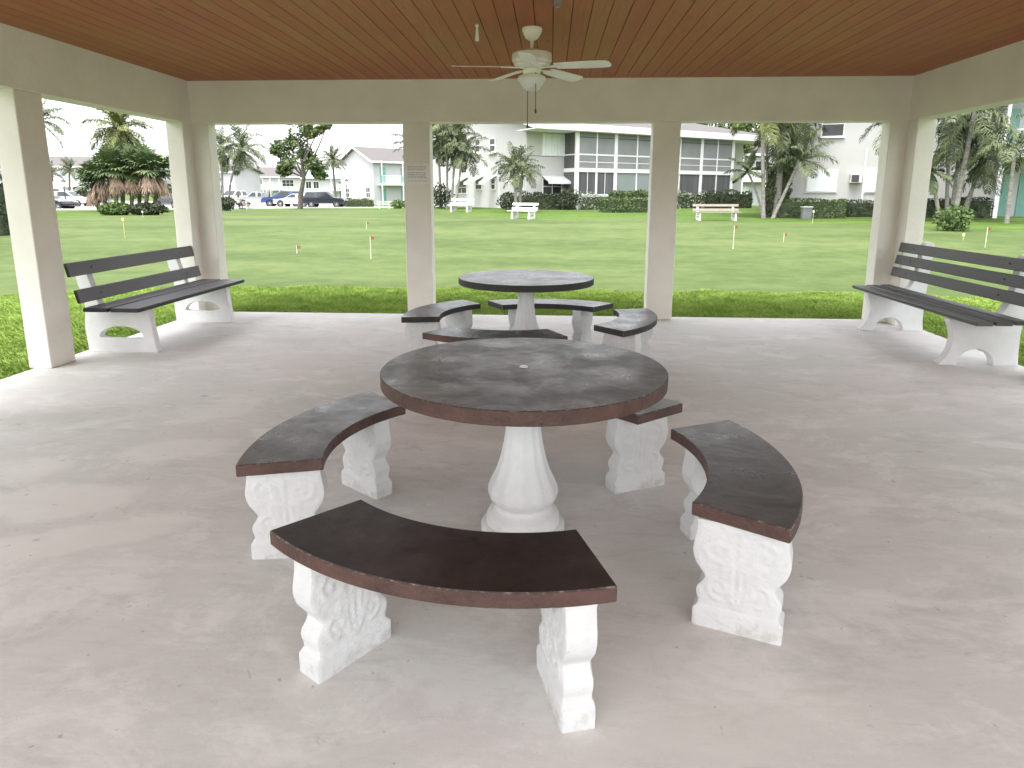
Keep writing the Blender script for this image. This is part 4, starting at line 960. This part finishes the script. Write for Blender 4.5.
# --- right white block
gD = .38; azD = R(-14); PD = at(778, 190, 39.0); dD = vec(cos(azD), sin(azD)); nD = vec(sin(azD), -cos(azD))
D_ = empty('condo_building', (PD[0], PD[1], gD), azD, 'plain white block with closed white shutters and a window air conditioner', 'building')
def xD(px, back=0): return on_wall(px, 190, PD[:2]-nD*back, dD)[0]
def zD(py, px=830): return on_wall(px, py, PD[:2], dD)[1]-gD
mb = MB(); mb.b2((0, 0, -.6), (xD(991), 12, 6.6)); mb.build('wall', M['wall'], D_)
rf = MB(); X1 = 34
rf.add([(-.7, -.8, 6.55), (X1, -.8, 6.55), (X1, 6, 9.6), (5, 6, 9.6), (-.7, 12.7, 6.55), (X1, 12.7, 6.55)], [(0, 1, 2, 3), (0, 3, 4), (3, 2, 5, 4), (1, 5, 2), (0, 4, 5, 1)]); rf.build('roof', M['roof'], D_)
build_window(D_, xD(817), xD(837.5), zD(136), zD(112), 0, 1, 2)
build_window(D_, xD(886), xD(905), zD(136), zD(112), 0, 1, 2)
for a, b in ((806.5, 835.5), (864.5, 895)):
    sh = MB(); z0, z1 = zD(191.8), zD(170.5); sh.b2((xD(a), -.09, z0), (xD(b), .01, z1)); o = sh.build('shutter', M['shutter'], D_, bevel=.01)
    fr_ = MB(); fr_.b2((xD(a)-.07, -.06, z0-.07), (xD(b)+.07, .008, z0)); fr_.b2((xD(a)-.07, -.06, z1), (xD(b)+.07, .008, z1+.07)); fr_.b2((xD(a)-.07, -.06, z0), (xD(a)-.001, .008, z1)); fr_.b2((xD(b)+.001, -.06, z0), (xD(b)+.07, .008, z1)); fr_.build('frame', M['ac'], o)
MB().b2((xD(862.5)-.05, -.10, -.2), (xD(862.5)+.05, .005, zD(150))).build('downpipe', M['white_trim'], D_)
ac = MB(); ac.b2((xD(848), -.42, zD(183)), (xD(859.5), .02, zD(174.5))); a_ = ac.build('air_conditioner', M['ac'], D_, bevel=.012)
g_ = MB()
x0, x1, z0, z1 = xD(848)+.05, xD(856.5), zD(182.2), zD(175.2)
for k in range(9): z = z0+(z1-z0)*(k+.15)/9; g_.b2((x0, -.434, z), (x1, -.4215, z+(z1-z0)/9*.62))
g_.b2((x0, -.4245, z0), (x1, -.4205, z1)); g_.build('grille', M['ac_grille'], a_)
# teal doored wing with balcony
W0 = xD(991.5)
mb = MB(); mb.b2((W0+.004, 1.5, -.6), (33, 12, 6.55)); mb.build('recess_wall', M['wall_cool'], D_)
zf0, zf1 = zD(157.5, 1010), zD(151.5, 1010)
mb = MB(); mb.b2((W0+.05, -.6, zf0), (33, 1.495, zf1)); mb.build('balcony_floor', M['white_trim'], D_)
for a, b in (((W0+.02, -.55, -.6), (W0+.22, -.35, zf0)), ((W0+6, -.55, -.6), (W0+6.2, -.35, zf0)), ((W0+.06, -.55, zf1), (W0+.2, -.41, 6.55))): MB().b2(a, b).build('post', M['white_trim'], D_)
railing(D_, xD(1004.5), 33, -.5, zf1, 1.05, step=.12)
for a, b in ((998.5, 1009.5), (1018, 1034)):
    x0, x1 = xD(a, 1.5), xD(b, 1.5)
    for z0, z1 in ((-.02, 2.25), (zf1, zf1+2.2)):
        o = MB().b2((x0, 1.44, z0), (x1, 1.52, z1)).build('door', M['teal'], D_)
        hd = MB(); hd.b2((x1-.16, 1.38, z0+1.0), (x1-.10, 1.438, z0+1.08)); hd.build('handle', M['ac'], o)

# --- generic houses
def two_storey(nm, label, P, az, L, D, ze, zp, g, roofm='roof_far', wallm='wall_cool', gable_x=True):
    t_ = empty(nm, (P[0], P[1], g), az, label, 'house'); he, hp = ze-g, zp-g
    mb = MB(); mb.b2((0, 0, -.8), (L, D, he)); mb.prism([(0.002, 0, he), (.002, D, he), (.002, D/2, hp)], (L-.004, 0, 0)); mb.build('wall', M[wallm], t_)
    o_ = .6; s_ = (hp-he)/(D/2); z0 = he-o_*s_
    rf = MB(); th = .16
    for sg in (0, 1):
        ye = -o_ if sg == 0 else D+o_
        rf.prism([(-o_, ye, z0+.02), (-o_, D/2, hp+.02), (-o_, D/2, hp+.02+th), (-o_, ye, z0+.02+th)], (L+2*o_, 0, 0))
    rf.build('roof', M[roofm], t_)
    mb = MB(); mb.b2((-o_-.02, -o_-.03, z0-.04), (L+o_+.02, -o_-.004, z0+.20))
    for x in (-o_-.03,):
        for y0, y1 in ((-o_, D/2), (D+o_, D/2)): mb.prism([(x, y0, z0-.06), (x, y1, hp-.06), (x, y1, hp+.2), (x, y0, z0+.2)], (.027, 0, 0))
    mb.build('fascia', M['white_trim'], t_)
    return t_, he, hp
def facade(t_, x0, x1, he, n, proj=1.2, doors='teal', skip=()):
    zf = he*.47
    mb = MB(); mb.b2((x0, -proj, zf-.12), (x1, -.003, zf+.1)); mb.build('balcony_floor', M['white_trim'], t_)
    railing(t_, x0, x1, -proj+.05, zf+.1, 1.05, step=.22)
    w = (x1-x0)/n
    for k in range(n+1):
        x = x0+w*k; MB().b2((x-.06, -proj+.0, -.5), (x+.06, -proj+.12, zf-.12)).build('post', M['white_trim'], t_); MB().b2((x-.05, -proj+.0, zf+1.15), (x+.05, -proj+.10, he-.02)).build('post', M['white_trim'], t_)
    for k in range(n):
        for z in (0, zf+.1):
            xd = x0+w*k+w*.12
            o = MB().b2((xd, -.05, z), (xd+w*.26, .0, z+2.1)).build('door', M[doors], t_)
            build_window(t_, xd+w*.42, xd+w*.72, z+.9, z+2.05, 0, 2, 1, 'screen', sill=False) if k % 2 else None
A_, he, hp = two_storey('gabled_house', 'far white gabled house with teal doors and a railed balcony', at(374, 190, 90), R(45), 14, 8.6, 5.8, 7.6, 0.05)
facade(A_, .6, 13.5, he, 4)
for y0, z0, z1 in ((1.0, 1.0, 2.3), (6.6, 1.0, 2.2)):
    o = MB().b2((-.03, y0, z0), (-.01, y0+1.0, z1)).build('window', M['dark_glass'], A_)
    f = MB()
    for q in (y0, y0+.5, y0+1.0): f.b2((-.05, q-.04, z0-.04), (.0, q+.04, z1+.04))
    for q in (z0, (z0+z1)/2, z1): f.b2((-.048, y0+.04, q-.04), (.0, y0+.96, q+.04))
    f.build('frame', M['white_trim'], o)
MB().b2((-.02, 0.3, 3.0), (0, 8.3, 3.08)).build('wall_band', M['ac'], A_)
pB = at(236, 190, 150)
B_, he, hp = two_storey('long_house', 'long pale two storey house with balconies in the distance behind the parked pickups', pB, R(2), 17.5, 9, 5.3, 7.2, -.2, wallm='wall')
facade(B_, .3, 6.5, he, 2, doors='teal_pale'); facade(B_, 8.2, 10.2, he, 1, doors='teal_pale')
build_window(B_, 10.5, 13.0, 3.3, 4.7, 0, 3, 2, w=.08)
st = MB(); st.prism([(6.6, -1.2, -.3), (7.1, -1.2, -.3), (8.1, -1.2, 2.5), (7.6, -1.2, 2.5)], (0, .9, 0)); st.build('stair', M['screen'], B_)
pE = at(304.5, 190, 148)
E_, he, hp = two_storey('glazed_house', 'pale green house with tall gridded entrance windows behind the leafy tree', pE, R(8), 13, 9, 5.0, 6.8, -.2, roofm='teal_pale')
for x in (.4, 2.0): build_window(E_, x, x+1.1, .5, 2.2, 0, 2, 1, w=.1, sill=False); build_window(E_, x, x+1.1, 2.9, 4.3, 0, 2, 1, w=.1, sill=False)
facade(E_, 6, 12.5, he, 3, doors='teal_pale')
pF = at(213, 190, 118)
F_, he, hp = two_storey('white_house', 'white house end seen behind the two slender palms at the left corner', pF, R(-8), 4.4, 8, 5.2, 6.2, -.2)
build_window(F_, .8, 1.6, 1.0, 2.4, 0, 1, 2); build_window(F_, .8, 1.6, 3.6, 4.8, 0, 1, 2)
pG = at(40, 190, 112)
G_, he, hp = two_storey('balcony_house', 'far left white house with stacked teal railed balconies behind the parked cars', pG, R(14), 7.6, 9, 6.0, 7.6, -.2)
facade(G_, 3.6, 7.2, he, 2, doors='teal_pale'); build_window(G_, .8, 1.7, 1.0, 2.4, 0, 1, 2); build_window(G_, 2.0, 2.9, 1.0, 2.4, 0, 1, 2); build_window(G_, .9, 2.3, 3.6, 5.0, 0, 2, 1)
pH = at(736, 190, 82)
H_, he, hp = two_storey('rear_house', 'white house glimpsed between the porch block and the right palm clump', pH, R(-4), 12, 9, 6.2, 8.2, .3)
facade(H_, .4, 11, he, 4, doors='ac'); build_window(H_, 2.0, 3.4, 3.9, 5.0, 0, 2, 1)
pI = at(-60, 190, 105)
I_, he, hp = two_storey('white_house', 'white house hidden behind the near left column at the far left', pI, R(20), 9, 9, 5.4, 7.0, -.2); facade(I_, .5, 8.5, he, 3, doors='teal_pale')

# utility box by the hedge, lamp posts
p = at(807.3, 214.5, 35.2); ub = empty('utility_box', (p[0], p[1], gz(p[0], p[1])), 0, 'grey metal utility box standing against the clipped hedge', 'utility box')
mb = MB(); mb.b2((-.23, 0, 0), (.23, .3, .58)); mb.build('cabinet', M['box_grey'], ub, bevel=.02); mb = MB(); mb.b2((-.26, -.03, .583), (.26, .33, .63)); mb.build('lid', M['ac'], ub, bevel=.01)
def lamp(px, pyt, Y, label):
    p = at(px, 190, Y); g = gz(p[0], p[1]); h = at(px, pyt, Y)[2]-g; t_ = empty('street_lamp', (p[0], p[1], g-.03), 0, label, 'lamp post', 'lamp posts by the car park')
    MB().lathe([(.12, 0), (.12, .25), (.06, .32), (.05, h-.75)], 12).build('pole', M['black_metal'], t_, smooth=40)
    MB().lathe([(.06, h-.75), (.13, h-.7), (.17, h-.25), (.15, h-.25)], 8).build('lantern', M['lamp_glass'], t_)
    MB().lathe([(.24, h-.25), (.10, h-.08), (.02, h)], 8).build('cap', M['black_metal'], t_)
lamp(64.3, 178.5, 62, 'black lantern lamp post beside the dark cars at the left'); lamp(340, 181, 84, 'black lamp post left of the gable of the far house, the shorter of two'); lamp(347, 178.5, 82, 'black lamp post close before the gable of the far house'); lamp(221.5, 177.5, 64, 'black lamp post by the left corner column under the slender palms')

# ------------------------------------------------------------------ vehicles
def car(px, Y, rz, label, paint, kind='suv', scale=1.0):
    """front towards local +x"""
    p = at(px, 200, Y); g = gz(p[0], p[1])+.03
    t_ = empty('parked_car' if kind != 'pickup' else 'pickup_truck', (p[0], p[1], g), rz, label, 'car' if kind != 'pickup' else 'pickup', 'vehicles in the car park'); t_.scale = (scale,)*3
    W = .90
    if kind == 'sedan': low = [(-2.3, .35), (-2.32, .62), (-2.28, .92), (-1.9, 1.0), (1.0, .98), (2.0, .82), (2.28, .66), (2.3, .35)]; cab = [(-1.85, .99), (-1.15, 1.40), (.05, 1.43), (.95, .97)]
    elif kind == 'pickup': low = [(-2.8, .45), (-2.82, 1.12), (-.75, 1.14), (1.15, 1.14), (2.4, 1.08), (2.62, .95), (2.66, .45)]; cab = [(-.85, 1.13), (-.70, 1.80), (.45, 1.82), (1.2, 1.13)]
    else: low = [(-2.3, .40), (-2.33, .75), (-2.28, 1.05), (-1.9, 1.08), (1.05, 1.06), (2.05, .98), (2.30, .80), (2.32, .40)]; cab = [(-2.25, 1.06), (-1.95, 1.66), (.15, 1.72), (1.1, 1.05)]
    mb = MB(); k = len(low)
    secs = [(-W+.07, .97, .03), (-W, 1, 0), (W, 1, 0), (W-.07, .97, .03)]
    # wheel arches are left as dark recess rings on the sides
    vs = []
    for y, s_, dz in secs: vs += [(x*s_, y, z) for x, z in low]
    fs = [tuple(range(k))[::-1], tuple(range(3*k, 4*k))]
    for j in range(3): fs += [(j*k+i, j*k+(i+1) % k, (j+1)*k+(i+1) % k, (j+1)*k+i) for i in range(k)]
    mb.add(vs, fs); mb.build('body', paint, t_, bevel=.05, seg=2, smooth=40)
    cb = MB(); n_ = len(cab); tw = .16
    L1 = [(x, -(W-.04) if z < 1.2 else -(W-tw), z) for x, z in cab]; L2 = [(x, -y, z) for x, y, z in L1]
    cb.add(L1+L2, [tuple(range(n_))[::-1], tuple(range(n_, 2*n_))]+[(i, (i+1) % n_, n_+(i+1) % n_, n_+i) for i in range(n_)]); c_ = cb.build('cabin', paint, t_, bevel=.04, seg=2, smooth=40)
    def inset(P4, s_=.84, off=.012):
        P4 = [Vector(q) for q in P4]; c = sum(P4, Vector())/4; nrm = (P4[1]-P4[0]).cross(P4[2]-P4[0]).normalized(); q = [c+(x-c)*s_+nrm*off for x in P4]; m2 = MB(); m2.prism([tuple(x) for x in q], tuple(-nrm*.02)); return m2
    (xa, za), (xb, zb), (xc, zc), (xd, zd) = cab
    wy = W-.04; ty = W-tw
    inset([(xc, -ty, zc), (xd, -wy, zd), (xd, wy, zd), (xc, ty, zc)]).build('windscreen', M['car_glass'], t_)
    inset([(xa, -wy, za), (xb, -ty, zb), (xb, ty, zb), (xa, wy, za)]).build('rear_window', M['car_glass'], t_)
    xm = (xb+xc)/2
    for sg in (1, -1):
        for P4 in (((xa, za), (xm-.04, (za+zd)/2), (xm-.04, (zb+zc)/2), (xb, zb)), ((xm+.04, (za+zd)/2), (xd, zd), (xc, zc), (xm+.04, (zb+zc)/2))):
            q = [(x, -sg*(wy if z < 1.2 else ty), z) for x, z in P4]
            if sg < 0: q = q[::-1]
            inset(q, .80).build('side_window', M['car_glass'], t_)
    wr = .34 if kind != 'pickup' else .39; ax = (-1.38, 1.42) if kind != 'pickup' else (-1.75, 1.72)
    for x in ax:
        for sg in (-1, 1):
            wm = MB(); pr = [(wr*.6, -.11), (wr*.95, -.11), (wr, -.08), (wr, .08), (wr*.95, .11), (wr*.6, .11)]; wm.lathe(pr, 24, cap=True); w_ = wm.build('wheel', M['tyre'], t_, smooth=40); w_.rotation_euler.x = PI/2; w_.location = (x, sg*(W-.10), wr)
            rm = MB(); rm.lathe([(wr*.64, .105*-1), (wr*.64, -.118), (wr*.5, -.10), (wr*.2, -.115), (.02, -.12)], 20, cap=True); r_ = rm.build('rim', M['rim'], w_, smooth=40); r_.rotation_euler.x = 0 if sg < 0 else PI
            if sg < 0: r_.rotation_euler.x = PI
            else: r_.rotation_euler.x = 0
            ar = MB(); ar.lathe([(wr*1.16, -.02), (wr*1.16, .0), (wr*.9, .0), (wr*.9, -.02)], 24, cap=False); a_ = ar.build('wheel_arch', M['tyre'], t_); a_.rotation_euler.x = PI/2; a_.location = (x, sg*(W+.004)+(.0 if sg < 0 else -.0), wr)
    zl = low[2][1]-.16
    for sg in (-1, 1):
        m2 = MB(); m2.b2((low[-2][0]-.10, sg*.62-.18, .72 if kind != 'pickup' else .82), (low[-2][0]+.03, sg*.62+.18, .84 if kind != 'pickup' else .95)); m2.build('headlight', M['lamp_clear'], t_, bevel=.01)
        m2 = MB(); m2.b2((low[1][0]-.03, sg*.72-.12, zl-.12), (low[1][0]+.1, sg*.72+.12, zl+.06)); m2.build('tail_light', M['lamp_red'], t_, bevel=.01)
    m2 = MB(); m2.b2((low[-1][0]-.06, -.7, .38), (low[-1][0]+.06, .7, .55)); m2.b2((low[0][0]-.06, -.7, .40), (low[0][0]+.06, .7, .56)); m2.build('bumper', M['black_metal'] if kind == 'suv' else paint, t_, bevel=.02)
    return t_
car(325.5, 74.5, R(4), 'dark navy car with silver wheels parked right of the leaning tree trunk', carpaint('navy', (.012, .016, .030)), 'suv', .98)
car(295.5, 77, R(175), 'white saloon behind the leaning tree trunk, next to the navy car', carpaint('white', (.60, .61, .60)), 'sedan')
car(283.5, 80, R(196), 'bright blue vehicle between the silver pickup and the white saloon', carpaint('blue', (.015, .045, .21)), 'suv', 1.05)
car(258, 82, R(186), 'silver grey pickup at the left of the row seen past the corner column', carpaint('silver', (.33, .36, .36), .0), 'pickup', .92)
car(232.5, 92, R(-95), 'white van facing the lawn, left of the pickups', carpaint('white', (.60, .61, .60)), 'suv', 1.1)
car(69, 74, R(4), 'white estate car parked behind the dark cars at the left', carpaint('white', (.60, .61, .60)), 'suv')
car(43, 57.5, R(-4), 'black car with a silver wheel, cut off by the near left column', carpaint('black', (.012, .012, .018)), 'sedan')
car(51, 62, R(-2), 'dark low car between the black car and the white estate car', carpaint('black', (.012, .012, .018)), 'sedan', .92)
car(174, 66, R(150), 'dark and white car glimpsed between the palm island and the corner column', carpaint('black', (.012, .012, .018)), 'sedan')

# ------------------------------------------------------------------ person on the far pink bench
pb = ground(238, 209.4); g = gz(pb[0], pb[1])
person = empty('person', (pb[0], pb[1]+.25, g), R(-88+180), 'person in a pale shirt sitting on the faded pink bench by the car park', 'person')
def skin(name, joints, edges, m, parent):
    me = bpy.data.meshes.new(name); me.from_pydata([j[0] for j in joints], edges, []); me.materials.append(m)
    o = bpy.data.objects.new(name, me); COL.objects.link(o); o.parent = parent
    mo = o.modifiers.new('skin', 'SKIN'); mo.use_smooth_shade = True
    for v_, j in zip(me.skin_vertices[0].data, joints): v_.radius = j[1] if hasattr(j[1], '__len__') else (j[1], j[1])
    me.skin_vertices[0].data[0].use_root = True
    s_ = o.modifiers.new('sub', 'SUBSURF'); s_.levels = 1; s_.render_levels = 2
    return o
M['skin'] = mat('skin', (.36, .22, .15), .6, .05, 5); M['hair'] = mat('hair_dark', (.03, .022, .018), .7, .2, 20); M['shirt'] = mat('pale_shirt', (.55, .54, .60), .9, .06, 6); M['trousers'] = mat('dark_trousers', (.05, .06, .075), .9, .1, 6)
J = [((0, 0, .52), (.15, .11)), ((0, 0, .74), (.15, .10)), ((.01, 0, .98), (.17, .11)), ((.015, 0, 1.10), (.06, .06)), ((.03, 0, 1.20), (.075, .085)), ((.03, 0, 1.30), (.07, .08)),
     ((.0, .20, 1.00), .055), ((.06, .27, .76), .045), ((.26, .22, .62), .036), ((.34, .19, .60), (.035, .02)), ((.0, -.20, 1.00), .055), ((.06, -.27, .76), .045), ((.26, -.22, .62), .036), ((.34, -.19, .60), (.035, .02)),
     ((.08, .10, .53), .09), ((.46, .12, .53), .068), ((.50, .12, .10), .042), ((.62, .13, .045), (.04, .03)), ((.08, -.10, .53), .09), ((.46, -.12, .53), .068), ((.50, -.12, .10), .042), ((.62, -.13, .045), (.04, .03))]
ED = [(0, 1), (1, 2), (2, 3), (3, 4), (4, 5), (2, 6), (6, 7), (7, 8), (8, 9), (2, 10), (10, 11), (11, 12), (12, 13), (0, 14), (14, 15), (15, 16), (16, 17), (0, 18), (18, 19), (19, 20), (20, 21)]
skin('body', J, ED, M['skin'], person)
Js = [((0, 0, .54), (.20, .16)), ((0, 0, .74), (.20, .15)), ((.01, 0, .99), (.215, .155)), ((0, .20, 1.0), .068), ((.05, .26, .80), .060), ((0, -.20, 1.0), .068), ((.05, -.26, .80), .060)]
skin('shirt', Js, [(0, 1), (1, 2), (2, 3), (3, 4), (2, 5), (5, 6)], M['shirt'], person)
Jt = [((0, 0, .53), (.16, .12)), ((.08, .10, .53), .102), ((.46, .12, .53), .08), ((.50, .12, .14), .058), ((.08, -.10, .53), .102), ((.46, -.12, .53), .08), ((.50, -.12, .14), .058)]
skin('trousers', Jt, [(0, 1), (1, 2), (2, 3), (0, 4), (4, 5), (5, 6)], M['trousers'], person)
MB().lathe([(.0, 1.40), (.05, 1.395), (.088, 1.36), (.098, 1.31), (.095, 1.25), (.075, 1.19), (.05, 1.17)], 20, (.012, 0, 0)).build('hair', M['hair'], person, smooth=60)

# ------------------------------------------------------------------ sky, sun, render
SUN_EL, SUN_AZ = 70, 205                              # degrees; azimuth clockwise from +y (behind the camera, to the left)
w = bpy.data.worlds.new('World'); S.world = w; w.use_nodes = True; nt = w.node_tree; N, L = nt.nodes, nt.links
bg = N['Background']
sk = N.new('ShaderNodeTexSky'); sk.sky_type = 'NISHITA'; sk.sun_disc = False; sk.sun_elevation = R(SUN_EL); sk.sun_rotation = R(SUN_AZ); sk.air_density = 1.2; sk.dust_density = 3.5; sk.ozone_density = 1
hs = N.new('ShaderNodeHueSaturation'); hs.inputs['Saturation'].default_value = .16
L.new(sk.outputs[0], hs.inputs['Color']); L.new(hs.outputs[0], bg.inputs[0]); bg.inputs[1].default_value = .15
sl = bpy.data.lights.new('sun', 'SUN'); so = bpy.data.objects.new('sun', sl); COL.objects.link(so)
sl.energy = .5; sl.angle = R(24); sl.color = (1, .965, .92)
sd = Vector((sin(R(SUN_AZ))*cos(R(SUN_EL)), cos(R(SUN_AZ))*cos(R(SUN_EL)), sin(R(SUN_EL))))
so.rotation_euler = sd.to_track_quat('Z', 'Y').to_euler(); so.location = (0, 0, 30)
S.render.engine = 'CYCLES'
S.cycles.max_bounces = 10; S.cycles.diffuse_bounces = 7; S.cycles.glossy_bounces = 4
S.view_settings.view_transform = 'Standard'; S.view_settings.look = 'None'; S.view_settings.gamma = 1; S.view_settings.exposure = 2.2
S.render.resolution_x, S.render.resolution_y = 1024, 768
